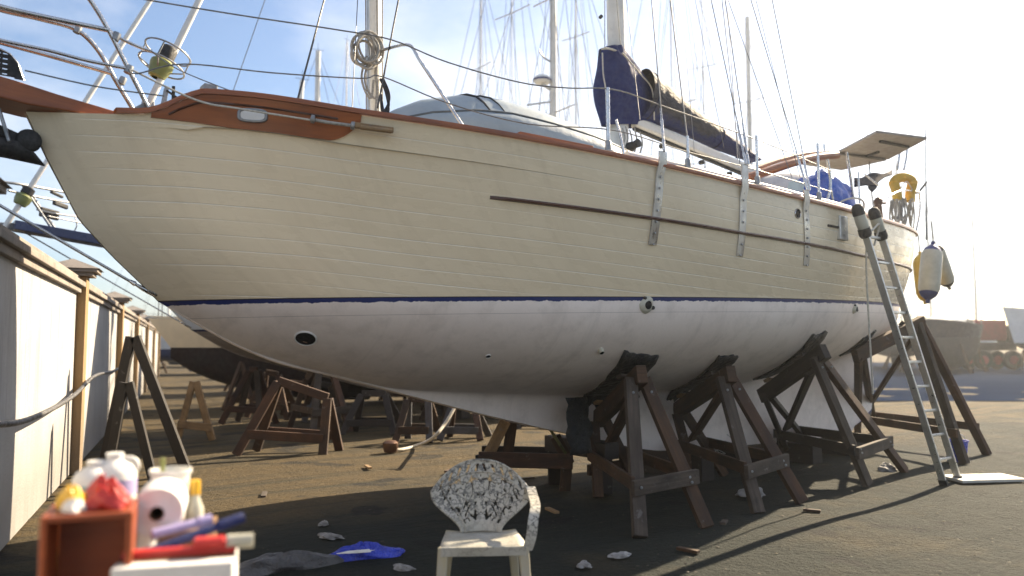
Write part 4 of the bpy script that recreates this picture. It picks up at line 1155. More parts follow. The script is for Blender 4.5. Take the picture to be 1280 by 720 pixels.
def stern_ropes():
    o = MB(); rnd = random.Random(9); base = px(.6, 1127, 268)
    for k in range(16):
        x = 1113+rnd.random()*26; y0 = 247+rnd.random()*8; y1 = 272+rnd.random()*22
        n = .65+rnd.uniform(-.12, .12); w = rnd.uniform(3, 7)
        pts = [px(n, x, y0), px(n, x-w*.3, (y0+y1)/2), px(n+.02, x+w*.2, y1), px(n+.03, x+w*.7, y1-2), px(n+.02, x+w, (y0+y1)/2), px(n, x+w*.5, y0)]
        o.tube([W(p.x, -p.y, p.z)-W(base.x, -base.y, base.z) for p in smooth_path(pts, 5)], .011, 6)
    ob = o.build('rope_bundle', M['rope'], smooth=60, loc=W(base.x, -base.y, base.z))
    tag(ob, 'bundle of grey mooring ropes hanging in loops from the stern rail', 'rope')
stern_ropes()

def tarp_bundle():
    p = px(.95, 1036, 262); z0 = zcap(p.x)+.0
    wp = W(p.x, .85, z0)
    root = empty('blue_tarpaulin', wp, RZ, 'crumpled blue tarpaulin bundle in the cockpit under the solar panels', 'tarpaulin')
    h = px(.95, 1036, 216).z-z0
    o = dome((0, 0, -.05), .62, .42, h+.05, 'tarpaulin_cloth', M['blue'], root, seed=5, lump=.09)
    md = o.modifiers.new('sub', 'SUBSURF'); md.levels = 2; md.render_levels = 2
    tx = bpy.data.textures.new('fold', 'CLOUDS'); tx.noise_scale = .22
    dm = o.modifiers.new('fold', 'DISPLACE'); dm.texture = tx; dm.strength = .16; dm.mid_level = .5
    dome((.18, -.30, -.02), .26, .18, h*.42, 'white_bag', M['pale_canvas'], root, seed=8, lump=.07)
    MB().tube(smooth_path([Vector((-.5, -.3, .1)), Vector((-.2, -.45, .3)), Vector((.2, -.44, .32)), Vector((.5, -.25, .15))], 6), .012, 6).build('tarpaulin_cord', M['rope_white'], root, smooth=60)
tarp_bundle()

def fender(x0, y0, x1, y1, n, r, m, mend, label, tail=True):
    a = px(n, x0, y0); b = px(n, x1, y1); a = W(a.x, -a.y, a.z); b = W(b.x, -b.y, b.z)
    d = (b-a); L = d.length; d.normalize()
    root = empty('fender', b, 0, label, 'fender', 'fenders hung at the stern')
    o = b
    MB().lathe([(r*.86, .12*L), (r, .18*L), (r*1.02, .5*L), (r, .82*L), (r*.9, .87*L)], (0, 0, 0), -d, 20).build('fender_body', M[m], root, smooth=50)
    for h0, sg in ((.87*L, 1), (.12*L, -1)):
        MB().lathe([(r*.9, h0), (r*.72, h0+sg*.06*L), (r*.35, h0+sg*.115*L), (r*.22, h0+sg*.13*L), (r*.2, h0+sg*.19*L), (0, h0+sg*.2*L)], (0, 0, 0), -d, 20).build('fender_end', M[mend], root, smooth=50)
    MB().tube([-d*(L*1.05), -d*(L*1.05)+Vector((-.02, 0, .35))], .01, 6).build('fender_lanyard', M['rope'], root, smooth=60)
fender(1166, 306, 1160, 374, .30, .16, 'fender', 'fender_blue', 'fat white fender with blue ends, in front at the stern')
fender(1168, 306, 1186, 358, -.15, .135, 'fender', 'black', 'white fender with a black end, tilted outward behind the blue ended one')
fender(1150, 318, 1156, 376, -.30, .13, 'yellow', 'yellow', 'slim yellow fender squeezed between hull and white fenders')

# ------------------------------------------------------------------ timber stands under the yacht
def lw(s, n, z): return W(s, n, z)
def stand(name, ap, inn, feet_o, feet_i, label, mats, group='timber stands propping the cream yacht', pad='sheet', padw=.34, board=True, brace=True, rail_z=.39, over=.12, pad_at=None, pad_sag=False):
    """ap, inn: outer and inner ends of the sloping top beam; feet_*: two feet each (all world coordinates)"""
    ap, inn = Vector(ap), Vector(inn); feet_o = [Vector(f) for f in feet_o]; feet_i = [Vector(f) for f in feet_i]
    c = sum(feet_o+feet_i, Vector())/4; c.z = 0
    root = empty(name, c, 0, label, 'boat stand', group)
    q = lambda p: Vector(p)-c
    ax = (ap-inn).normalized(); along = (feet_o[1]-feet_o[0]).normalized()
    MB().bar(q(inn-ax*.05), q(ap+ax*over), .10, .17).build('top_beam', M[mats[0]], root, bevel=.008)
    def leg(a, f, w=.10, h=.06, m=1):
        return MB().bar(q(a), q(f), w, h, up=ax).build('leg', M[mats[m]], root, bevel=.006)
    k = along*.075
    leg(ap-k-ax*.02, feet_o[0], .115, .07, 1); leg(ap+k-ax*.02, feet_o[1], .115, .07, 2)
    leg(inn-k+ax*.06-Vector((0, 0, .05)), feet_i[0], .10, .06, 0); leg(inn+k+ax*.06-Vector((0, 0, .05)), feet_i[1], .10, .06, 0)
    def on(a, f, z): t = (a.z-z)/(a.z-f.z); return a.lerp(f, t)
    for j, s_ in ((0, -1), (1, 1)):
        a = on(ap+k*s_, feet_o[j], rail_z); b = on(inn+k*s_, feet_i[j], rail_z)
        o = along*s_*.062
        MB().bar(q(a+(a-b).normalized()*.07+o), q(b+(b-a).normalized()*.07+o), .035, .11).build('side_rail', M[mats[0]], root, bevel=.005)
    if board:
        a = on(ap-k, feet_o[0], rail_z-.03); b = on(ap+k, feet_o[1], rail_z+.0); o = (ap-inn); o.z = 0; o = o.normalized()*.07
        d = (b-a).normalized()
        MB().bar(q(a-d*.08+o), q(b+d*.10+o), .05, .125).build('cross_board', M[mats[3]], root, bevel=.008)
        a = on(inn-k, feet_i[0], rail_z-.14); b = on(inn+k, feet_i[1], rail_z-.14)
        MB().bar(q(a-d*.08-o), q(b+d*.08-o), .04, .11).build('cross_board', M[mats[0]], root, bevel=.006)
    if brace:
        a = ap-ax*.12-Vector((0, 0, .12)); b = (on(inn-k, feet_i[0], rail_z+.05)+on(inn+k, feet_i[1], rail_z+.05))/2
        MB().bar(q(a), q(b), .045, .11, up=along).build('brace', M[mats[0]], root, bevel=.005)
    if pad:
        for k_, m_ in ((.2, 'timber_pale'), (.82, 'timber_grey')):
            p = q(inn.lerp(ap, k_)); up_ = ax.cross(along).normalized(); up_ = up_ if up_.z > 0 else -up_
            MB().bar(p+up_*.10-along*.10, p+up_*.095+along*.09, .075, .035, up=up_, w1=.06, h1=.012).build('wedge', M[m_], root, bevel=.003)
        for f_, a_ in ((feet_o[0], ap-k), (feet_o[1], ap+k)):
            for z_ in (.36, .40, ap.z-.12):
                pp_ = on(a_, f_, z_)+Vector((ax.x, ax.y, 0)).normalized()*(.098 if z_ < .5 else .036); bl = MB().lathe([(0, .012), (.011, .010), (.013, 0), (.004, -.01)], q(pp_), (ax.x, ax.y, 0), 8)
                bl.build('bolt', M['galv'], root, smooth=40)
        s0, n0, s1, n1 = pad_at; rows = []; rnd = random.Random(int(s0*100))
        for i in range(13):
            k = i/12; nn = n1+(n0-n1)*k; sm = s1+(s0-s1)*k; r = []
            for j in range(11):
                w = padw*(1+.06*rnd.uniform(-1, 1) if j in (0, 10) else 1)
                ss_ = sm+(j/10-.5)*w; n2 = nn+(.012*rnd.uniform(-1, 1) if i in (0, 12) else 0)
                p = W(ss_, n2, hull_z(ss_, n2)-.014-(.05*abs(j/5-1)**3 if pad_sag else 0)); r.append(q(p))
            rows.append(r)
        MB().grid(rows).build('pad', M[pad], root, smooth=60, solid=.02)
    return root

def mk(po, pi, fo, fi, label, mats, padw=.32, ext=.035, **kw):
    so, no, zo = on_bottom(*po); si, ni, zi = on_bottom(*pi)
    a = W(so, no, zo-.15); b = W(si, ni, zi-.15)
    # the beam is straight, the bilge round: drop it until it clears the hull
    clear = min(hull_z(so+(si-so)*k/8, no+(ni-no)*k/8)-(zo+(zi-zo)*k/8) for k in range(9))
    dz = Vector((0, 0, min(0, clear)))
    return stand('boat_stand', a+dz, b+dz, [gr(*p) for p in fo], [gr(*p) for p in fi], label, mats, padw=padw, pad_at=(so, no+ext, si, max(.14, ni-ext)), **kw)
T1 = ('timber', 'timber_grey', 'timber', 'timber_grey'); T2 = ('timber', 'timber_grey', 'timber_red', 'timber_grey'); T3 = ('timber_dark', 'timber_grey', 'timber_red', 'timber_grey')
st1 = mk((797, 446), (748, 500), [(800, 672), (884, 660)], [(748, 622), (800, 612)], 'nearest timber boat stand, pale cross board and draped black sheet', T1, padw=.46, ext=.05)
c = st1.location
rows = []
for i in range(9):
    k = i/8; rows.append([W(-.55+.06*j+.02*math.sin(i*2+j), .42+.02*math.sin(j*1.9+i)+.05*k, 1.0-.55*k)-c for j in range(6)])
MB().grid(rows).build('hanging_sheet', M['sheet'], st1, smooth=60, solid=.01)
mk((908, 446), (848, 490), [(948, 642), (1003, 628)], [(868, 600), (906, 594)], 'second timber boat stand from the bow, with wire coils behind its legs', T2)
mk((1022, 420), (955, 470), [(1085, 606), (1132, 590)], [(988, 572), (1020, 565)], 'third timber boat stand from the bow, left of the aluminium ladder', T3)
s4, n4, z4 = on_bottom(1076, 428)
stand('boat_stand', at(1150, 404, 10.7), W(s4, n4-.05, z4-.16), [gr(1206, 580), gr(1234, 568)], [gr(1072, 545), gr(1094, 540)], 'rearmost timber boat stand, crossed by the aluminium ladder', T2, board=False, over=.06, padw=.3, pad_at=(s4, n4+.12, s4, n4-.2))

# keel blocks and the small stand under the forefoot
def keel_blocks(ss, name_label, grp):
    for k, s in enumerate(ss):
        p = W(s, 0, 0); top = cub(s, KS, KZ)
        o = MB().bar(N*-.5+Vector((0, 0, top/2-.01)), N*.5+Vector((0, 0, top/2-.01)), .22, top-.0)
        ob = o.build('keel_block', M['timber_dark'], bevel=.01, loc=p)
        tag(ob, name_label, 'timber block', grp)
keel_blocks((1.5, 2.6, 3.7, 4.8), 'dark timber block under the long keel of the cream yacht', 'keel blocks under the cream yacht')
def fore_stand():
    a = gr(606, 585); c = Vector((.35, 8.5, 0))
    root = empty('keel_stand', c, 0, 'low timber keel stand with wide front plank behind the plastic chair', 'boat stand')
    q = lambda p: Vector(p)-c
    Y = 8.35
    for x0, y0, x1, y1, m in ((632, 526, 608, 574, 'timber_pale'), (640, 528, 634, 572, 'timber'), (708, 585, 706, 616, 'timber'), (694, 545, 712, 580, 'timber')):
        MB().bar(q(at(x0, y0, Y+(.12 if m == 'timber' else 0))), q(at(x1, y1, Y+(.12 if m == 'timber' else 0))), .115, .06, up=(0, 1, 0)).build('leg', M[m], root, bevel=.006)
    MB().bar(q(at(598, 574, Y-.08)), q(at(716, 577, Y-.02)), .05, .155).build('front_plank', M['timber_red'], root, bevel=.008)
    MB().bar(q(at(602, 564, Y+.5)), q(at(716, 566, Y+.55)), .05, .12).build('rear_plank', M['timber_dark'], root, bevel=.008)
    MB().bar(q(at(600, 568, Y-.02)), q(at(604, 604, Y-.02)), .1, .06, up=(0, 1, 0)).build('leg', M['timber_dark'], root, bevel=.006)
    MB().bar(q(at(690, 540, Y+.1)), q(at(704, 562, Y-.1)), .03, .17, up=(0, 1, 0)).build('olive_board', M['olive'], root, bevel=.004)
    MB().bar(q(W(.05, -.5, .44)), q(W(.05, .45, .44)), .2, .17).build('bearer', M['timber_dark'], root, bevel=.01)
    MB().bar(q(W(.05, .3, 0)), q(W(.05, .3, .36)), .16, .2).build('post', M['timber_dark'], root, bevel=.01)
    MB().bar(q(W(.05, -.4, 0)), q(W(.05, -.4, .36)), .16, .2).build('post', M['timber_dark'], root, bevel=.01)
fore_stand()

# wire coil and yellow float behind the stands
def wire_coil():
    c = gr(875, 585); mb = MB(); rnd = random.Random(4)
    for k in range(9):
        r = rnd.uniform(.20, .32); t0 = rnd.uniform(0, 6); tl = rnd.uniform(-.25, .25)
        mb.tube([Vector((math.cos(t)*r+tl*.2, math.sin(t)*r*.8, .10+.06*k*.4+.10*math.sin(t+t0))) for t in [2*math.pi*i/24 for i in range(25)]], .0045, 5)
    for k in range(5):
        x = rnd.uniform(-.3, .3)
        mb.tube(smooth_path([Vector((x, 0, .1)), Vector((x+.15, -.1, .45)), Vector((x+.4, -.15, .2))], 6), .004, 5)
    tag(mb.build('wire_coil', M['rope'], smooth=60, loc=c), 'loose coil of pale wire on the ground among the boat stands', 'wire')
    c = gr(1045, 560); f = empty('yellow_float', c, 0, 'small yellow float lying behind the third boat stand', 'float')
    MB().lathe([(0, 0), (.10, .03), (.155, .12), (.16, .19), (.12, .28), (.05, .33), (0, .335)], (0, 0, 0), n=20).build('float_body', M['yellow_pl'], f, smooth=60)
    MB().tube([Vector((.04*math.cos(t), 0, .36+.04*math.sin(t))) for t in [2*math.pi*i/12 for i in range(13)]], .012, 6).build('float_eye', M['black'], f, smooth=60)
wire_coil()

# ------------------------------------------------------------------ ladder
def ladder():
    f0 = gr(1180, 606); f1 = f0+U*.40+N*-.02
    t0 = W(2.22, 1.95, 2.93); t1 = t0+U*.34
    root = empty('aluminium_ladder', (f0+f1)/2, 0, 'tall aluminium ladder leaning against the cream yacht near its stern', 'ladder')
    c = (f0+f1)/2; q = lambda p: p-c
    for a, b in ((f0, t0), (f1, t1)):
        MB().bar(q(a), q(b), .028, .075, up=N).build('stile', M['alu'], root, bevel=.004)
    for k in range(1, 11):
        t = k/11; MB().bar(q(f0.lerp(t0, t)), q(f1.lerp(t1, t)), .03, .028).build('rung', M['alu'], root, bevel=.006)
    for a, b in ((f0, t0), (f1, t1)):
        d = (b-a).normalized()
        MB().bar(q(a-d*.01), q(a+d*.06), .04, .09, up=N).build('foot', M['black'], root, bevel=.008)
        MB().lathe([(.03, -.26), (.055, -.24), (.062, -.12), (.06, -.02), (.045, .04), (.0, .05)], q(b), d, 14).build('pad', M['fender'], root, smooth=50)
        MB().lathe([(.0, .075), (.045, .06), (.063, .02), (.065, -.05)], q(b), d, 14).build('pad_cap', M['black'], root, smooth=50)
        MB().lathe([(.05, -.30), (.066, -.27), (.064, -.2)], q(b), d, 14).build('pad_strap', M['black'], root, smooth=50)
    MB().tube(smooth_path([q(t0)-Vector((0, 0, .08)), q(t0)+N*.06+U*.1-Vector((0, 0, .22)), q(t1)+N*.05-Vector((0, 0, .12)), q(t1)-U*.03-Vector((0, 0, .35))], 6), .011, 6).build('lashing', M['rope_white'], root, smooth=60)
    # rope hanging from the rail beside it
    a = s_of(1080, 292); p = W(a.x, -a.y+.03, a.z)
    pts = smooth_path([p, at(1083, 340, p.y-.05), at(1086, 400, p.y-.05), at(1090, 470, p.y-.05), at(1091, 492, p.y-.05)], 5)
    tag(MB().tube([x-p for x in pts], .010, 6).build('hanging_rope', M['rope_white'], smooth=60, loc=p), 'thin pale rope hanging down the hull left of the ladder', 'rope')
    b = gr(1228, 600); tag(MB().box((0, 0, .022), (.80, .42, .03), RZ*.2).build('ground_board', M['board'], bevel=.004, loc=b), 'pale board lying on the ground under the ladder foot', 'board')
    b = gr(1196, 577); bk = empty('blue_bucket', b, 0, 'small blue bucket standing behind the ladder foot', 'bucket')
    MB().lathe([(0, .005), (.11, .005), (.14, .26), (.15, .265), (.15, .28), (.132, .28), (.105, .02), (0, .02)], (0, 0, 0), n=24).build('bucket_body', M['blue_pl'], bk, smooth=50)
    MB().tube([Vector((.14*math.cos(t), .03, .27+.1*math.sin(t))) for t in [math.pi*i/12 for i in range(13)]], .004, 6).build('bucket_handle', M['steel'], bk, smooth=60)
ladder()

# ------------------------------------------------------------------ sister yacht beyond, with its own rig
def sister():
    d = 13.8; shift = Vector((-.402*d+2.63, d-5.92, -.05))
    keepn = {'hull', 'deck', 'cap_rail', 'bowsprit', 'bobstay', 'pulpit_leg', 'pulpit_rail', 'mast', 'rudder', 'rail_joint', 'turnbuckle', 'cabin_trunk', 'guard_wire'}
    r = copy_tree(yacht, None, lambda o: o.name.split('.')[0] in keepn)
    r.location = P0+shift
    r['label'] = 'pale blue yacht with grey bottom standing behind the cream yacht'
    for c in r.children:
        if c.name.split('.')[0] == 'hull':
            c.data = c.data.copy(); c.data.materials[0] = M['topside2']; c.data.materials[1] = M['bottom2']
            for ch in list(c.children): pass
        if c.name.split('.')[0] == 'mast': c.location.x -= 1.31
        if c.name.split('.')[0] == 'bowsprit':
            c.data = c.data.copy(); c.data.materials[0] = M['navy_far']
    foot = B(-7.02, 0, 3.35); top = B(-1.0, 0, 16); d_ = (top-foot).normalized()
    MB().prism([B(-6.8, -.1, 3.34), B(-7.1, -.08, 3.37), B(-7.1, -.08, 3.45), B(-6.8, -.1, 3.46)], Vector((0, .18, 0))).build('bowsprit_cap', M['galv'], r, bevel=.01)
    fs = MB().tube([foot, top], .042, 10).build('furled_forestay', M['mastpaint'], r, smooth=60)
    MB().tube([B(-4.5, 0, 3.15), B(-1.0, 0, 15)], .008, 6).build('inner_forestay', M['wire'], r, smooth=60)
    cc = foot+d_*.52
    MB().lathe([(.04, -.10), (.09, -.09), (.115, -.02), (.12, .05), (.07, .10)], cc, d_, 16).build('furler_drum', M['lime'], fs, smooth=40)
    MB().lathe([(.05, .09), (.09, .10), (.09, .2), (.05, .22)], cc, d_, 14).build('furler_collar', M['black'], fs, smooth=40)
    Ri = Matrix.Rotation(-RZ, 3, 'Z')
    def sp(x, y, Y): return Ri @ (at(x, y, Y)-r.location)
    for pts, rad in (([(-30, 222, 11.6), (0, 227, 12), (30, 231, 12.3), (80, 240, 13.2)], .022), ([(28, 231, 12.3), (46, 258, 12.4), (68, 291, 12.5)], .02), ([(33, 233, 12.6), (52, 262, 12.7), (73, 291, 12.8)], .02),
                     ([(10, 238, 12.1), (46, 246, 12.6), (86, 253, 13.3)], .018), ([(46, 262, 12.4), (70, 267, 12.8), (100, 271, 13.4)], .015), ([(60, 270, 12.6), (108, 280, 13.4)], .012), ([(94, 272, 13.2), (96, 282, 13.2), (91, 292, 13.2)], .01)):
        MB().tube(smooth_path([sp(*p) for p in pts], 5), rad, 8).build('pulpit_rail', M['galv'], r, smooth=60)
    # canvas bags and boards lashed to its pulpit
    for (x0, y0, x1, y1) in ((50, 258, 73, 274), (64, 238, 78, 246), (67, 250, 84, 260)):
        a = at(x0, y0, 12.6); b = at(x1, y1, 12.9); b2 = b-r.location; a2 = a-r.location
        Rm = Matrix.Rotation(-RZ, 3, 'Z'); a2 = Rm @ a2; b2 = Rm @ b2
        MB().bar(Vector(((a2.x), a2.y, (a2.z+b2.z)/2)), Vector((b2.x, b2.y, (a2.z+b2.z)/2-.03)), .06, abs(a2.z-b2.z)).build('rail_bag', M['black'], r, bevel=.02)
    for s, lab in ((-2.2, 'timber boat stand under the bow of the pale blue yacht'), (.6, 'timber boat stand amidships under the pale blue yacht'), (3.2, 'timber boat stand aft under the pale blue yacht')):
        zo = hull_z(s, 1.0)-.24
        f = lambda ss, n: W(ss, n, 0)+shift*Vector((1, 1, 0)).length*0+Vector((shift.x, shift.y, 0))
        stand('boat_stand', f(s, 1.0)+Vector((0, 0, max(zo, .7))), f(s, .35)+Vector((0, 0, max(.6, hull_z(s, .4)-.3))), [f(s-.35, 1.35), f(s+.35, 1.35)], [f(s-.3, .2), f(s+.3, .2)], lab, T2, 'timber stands under the pale blue yacht', pad=None)
    for s in (1.2, 4.2):
        p = W(s, 0, 0)+Vector((shift.x, shift.y, 0))
        tag(MB().bar(N*-.5+Vector((0, 0, .09)), N*.5+Vector((0, 0, .09)), .22, .18).build('keel_block', M['timber_dark'], bevel=.01, loc=p), 'dark timber block under the keel of the pale blue yacht', 'timber block', 'keel blocks under the pale blue yacht')
sister()

# ------------------------------------------------------------------ idle stands and trestles
def frame_stand(pts, label, mats, Y, depth=.7, name='boat_stand', thick=.12, cat='boat stand', group=None, low=None, mid=True):
    """two-sided frame: pts = (foot left, top left, top right, foot right) pixels in the front plane at Y; a second frame stands `depth` behind"""
    fl, tl, tr, fr = [at(x, y, Y) for x, y in pts]
    c = (fl+fr)/2; c.z = 0
    fl.z = max(0, fl.z) if fl.z > .05 else 0; fr.z = 0
    root = empty(name, c, 0, label, cat, group)
    q = lambda p: p-c
    off = Vector((.12, depth, 0))
    MB().bar(q(tl), q(tr), thick*.6, thick).build('top_beam', M[mats[0]], root, bevel=.007)
    for s_ in (0, 1):
        o = off*s_-off*.5
        MB().bar(q(tl+Vector((0, 0, -.02))+off*.04*(2*s_-1)), q(fl+o), thick, thick*.55, up=(0, 1, 0)).build('leg', M[mats[s_]], root, bevel=.006)
        MB().bar(q(tr+Vector((0, 0, -.02))+off*.04*(2*s_-1)), q(fr+o), thick, thick*.55, up=(0, 1, 0)).build('leg', M[mats[1-s_]], root, bevel=.006)
        if mid:
            a = tl.lerp(fl+o, .72); b = tr.lerp(fr+o, .72)
            MB().bar(q(a+o*.12), q(b+o*.12), thick*.4, thick*1.05).build('side_rail', M[mats[0]], root, bevel=.005)
    return root
frame_stand([(308, 566), (348, 476), (410, 497), (414, 566)], 'large brown timber stand standing idle in the sunlit gap, left of the hull', ('timber_red', 'timber'), 11.4, .5, group=None)
# pale A-frame lit by the sun
def aframe(apx, foot0, foot1, Y, label, m, th=.09, depth=.5, name='trestle', crossbar=True, third=True):
    A = at(*apx, Y); f0 = at(*foot0, Y); f1 = at(*foot1, Y); f0.z = f1.z = 0
    c = (f0+f1)/2; root = empty(name, c, 0, label, 'trestle'); q = lambda p: p-c
    MB().bar(q(A+Vector((-.02, 0, 0))), q(f0), th, th*.6, up=(0, 1, 0)).build('leg', M[m], root, bevel=.006)
    MB().bar(q(A+Vector((.03, 0, 0))), q(f1), th, th*.6, up=(0, 1, 0)).build('leg', M[m], root, bevel=.006)
    if third:
        f2 = (f0+f1)/2+Vector((.05, depth, 0)); MB().bar(q(A+Vector((0, .05, -.03))), q(f2), th*.9, th*.55, up=(1, 0, 0)).build('leg', M[m], root, bevel=.006)
    if crossbar:
        a = A.lerp(f0, .72); b = A.lerp(f1, .78)
        MB().bar(q(a-Vector((.05, .05, 0))), q(b+Vector((.06, -.05, 0))), th*.5, th*1.2).build('cross_bar', M[m], root, bevel=.005)
    return root
aframe((243, 477), (222, 548), (266, 548), 12.9, 'pale sunlit wooden trestle with three legs left of the hull', 'timber_pale', .10)
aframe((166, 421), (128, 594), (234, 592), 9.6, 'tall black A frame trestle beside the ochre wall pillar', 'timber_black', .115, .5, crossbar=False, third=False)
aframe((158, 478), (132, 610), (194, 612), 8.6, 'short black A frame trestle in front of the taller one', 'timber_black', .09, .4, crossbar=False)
# stands beyond, each with its own size
BG = [((287, 528), (312, 462), (322, 462), (336, 530), 15.3, 'timber_red', 'timber_grey', 'reddish stand with grey legs at left below the dark hull'),
      ((318, 520), (332, 465), (348, 468), (368, 524), 16.6, 'timber', 'timber_red', 'brown stand between the reddish stand and large idle stand'),
      ((345, 518), (362, 478), (380, 480), (398, 522), 17.4, 'timber_red', 'timber', 'low red stand seen through the large idle stand'),
      ((388, 528), (398, 480), (414, 482), (432, 528), 16.2, 'timber_blue', 'timber_grey', 'blue grey stand right of the large idle stand'),
      ((436, 542), (452, 492), (482, 492), (500, 545), 14.0, 'timber_dark', 'timber_dark', 'black stand under the pale blue hull'),
      ((502, 556), (510, 498), (536, 500), (544, 552), 12.9, 'timber', 'timber_blue', 'brown stand with a blue grey plank near the white hose'),
      ((556, 552), (566, 505), (594, 508), (606, 550), 13.2, 'timber_blue', 'timber_red', 'stand with a blue plank and red legs behind the white hose'),
      ((650, 545), (664, 512), (690, 514), (700, 545), 15.0, 'timber_dark', 'timber', 'dark low stand behind the keel stand')]
for fl, tl, tr, fr, Y, m0, m1, lab in BG:
    frame_stand([fl, tl, tr, fr], lab, (m0, m1), Y, .6, thick=.11, group='idle boat stands in the background')
# white hose curving down to the dirt
h = smooth_path([at(568, 512, 10.8), at(556, 532, 10.6), at(540, 550, 10.5), gr(520, 559), gr(500, 564), gr(480, 565)], 8)
c = h[-1].copy(); tag(MB().tube([p-c+Vector((0, 0, .02)) for p in h], .022, 8).build('white_hose', M['rope_white'], smooth=60, loc=c), 'cream hose curving down to the sunlit dirt', 'hose')
c = gr(488, 566); b = MB().lathe([(0, 0), (.09, .01), (.11, .08), (.11, .14), (.07, .17), (0, .17)], (0, 0, 0), n=16).build('rusty_pot', M['bronze'], smooth=40, loc=c)
tag(b, 'small rusty pot at the end of the cream hose', 'pot')

# ------------------------------------------------------------------ plastic chair
def chair():
    C0 = Vector((-.17, 4.62, 0))
    root = empty('plastic_chair', C0, R(4), 'mouldy white plastic chair with shell back and only one armrest', 'chair')
    # seat: front edge towards the camera (-y)
    rows = []
    for i in range(9):
        v = i/8; y = -.24+.46*v; hw = .235-.03*v
        rows.append([Vector((hw*u, y, .43-.025*v-.012*(1-u*u)+(-.03*max(0, 1-v*6)))) for u in (-1, -.8, -.5, -.2, .2, .5, .8, 1)])
    MB().grid(rows).build('seat', M['chair'], root, smooth=60, solid=.012, bevel=0)
    ap = MB()
    ap.bar(Vector((-.23, -.245, .40)), Vector((.23, -.245, .40)), .015, .05); ap.bar(Vector((-.232, -.24, .395)), Vector((-.205, .2, .375)), .015, .05); ap.bar(Vector((.232, -.24, .395)), Vector((.205, .2, .375)), .015, .05)
    ap.build('apron', M['chair'], root, bevel=.004)
    # shell back: a fan that widens to the top, curved round
    rows = []
    for i in range(13):
        v = i/12; row = []
        for k in range(21):
            u = k/20*2-1
            edge = lerp(v, [0, .12, .3, .5, .7, .85, 1], [.115, .118, .155, .215, .268, .29, .295])
            ztop = .80-.17*abs(u)**2.4; z = .405+(ztop-.405)*v
            x = edge*u; y = .205+.15*v-.11*(abs(u)**2)*(.3+.7*v)
            row.append(Vector((x, y, z)))
        rows.append(row)
    # pierced scrollwork: cells left out along curling bands
    def back_pt(u, v):
        edge = cub(v, [0, .12, .3, .5, .7, .85, 1], [.115, .118, .155, .215, .268, .29, .295])
        ztop = .80-.17*abs(u)**2.4
        return Vector((edge*u, .205+.15*v-.11*(u*u)*(.3+.7*v), .405+(ztop-.405)*v))
    ni, nj = 64, 92; mb = MB(); vs = [back_pt(j/(nj-1)*2-1, i/(ni-1)) for i in range(ni) for j in range(nj)]; fs = []
    for i in range(ni-1):
        for j in range(nj-1):
            u = (j+.5)/(nj-1)*2-1; v = (i+.5)/(ni-1)
            a = abs(u)*5.2*(.45+.55*v); b_ = v*6.0
            w = math.sin(a*2.6+1.5*math.sin(b_*2.1+a))+math.sin(b_*2.7+1.6*math.sin(a*2.3-b_*.6))
            w2 = math.sin(a*5.1+2*math.sin(b_*3.1))*math.sin(b_*4.3+1.3*math.sin(a*3.7))
            rim = abs(u) > .86 or v > .95 or v < .16 or (.80 < v < .835) or (.66 < abs(u) < .70)
            hole = (abs(w) < .17 or w2 > .74) and not rim
            if v > .835 and not (abs(u) > .92 or v > .95): hole = abs(math.sin(abs(u)*17+v*9)) < .42
            if not hole: fs.append((i*nj+j, i*nj+j+1, (i+1)*nj+j+1, (i+1)*nj+j))
    mb.add(vs, fs); bk = mb.build('backrest', M['chair'], root, smooth=70)
    bm = bmesh.new(); bm.from_mesh(bk.data); bmesh.ops.delete(bm, geom=[v_ for v_ in bm.verts if not v_.link_faces], context='VERTS'); bm.to_mesh(bk.data); bm.free()
    m = bk.modifiers.new('thick', 'SOLIDIFY'); m.thickness = .010; m.offset = 0
    MB().tube(rows[-1], .010, 8).build('back_rim', M['chair'], bk, smooth=60)
    for sd in (0, -1):
        MB().tube([r[sd] for r in rows], .009, 8).build('back_rim', M['chair'], bk, smooth=60)
    # raised ribs following the fan
    rb = MB()
    for u in (-.72, .72):
        k = int((u+1)/2*20); rb.tube([r[k]-Vector((0, .006, 0)) for r in rows[:-1]], .006, 6)
    rb.tube([p-Vector((0, .006, 0)) for p in rows[-3][2:-2]], .006, 6)
    rb.build('back_rib', M['chair'], bk, smooth=60)
    def leg(top, foot, w0, w1, m='chair_leg'):
        a, b = Vector(top), Vector(foot); g = MB().bar(a, b, w0, w0*.75, up=(0, 1, 0), w1=w1, h1=w1*.75); return g.build('leg', M[m], root, bevel=.008)
    leg((-.215, -.225, .42), (-.245, -.255, 0), .06, .042); leg((.215, -.225, .42), (.25, -.255, 0), .06, .042)
    leg((-.18, .19, .41), (-.22, .27, 0), .06, .042); leg((.18, .19, .41), (.22, .27, 0), .06, .042)
    # the one armrest, on the right
    arm = smooth_path([rows[9][20], Vector((.292, .21, .655)), Vector((.30, .10, .625)), Vector((.298, -.05, .61)), Vector((.288, -.16, .60)), Vector((.272, -.215, .56)), Vector((.258, -.235, .47)), Vector((.235, -.235, .40))], 5)
    rws = []
    for i, p in enumerate(arm):
        t = (arm[min(i+1, len(arm)-1)]-arm[max(0, i-1)]).normalized(); x = Vector((1, 0, 0)); y = t.cross(x).normalized(); w = .028
        rws.append([p+x*w+y*.008, p+x*w-y*.006, p-x*w-y*.006, p-x*w+y*.008])
    MB().grid(rws, closed=True).build('armrest', M['chair'], root, smooth=40)
chair()

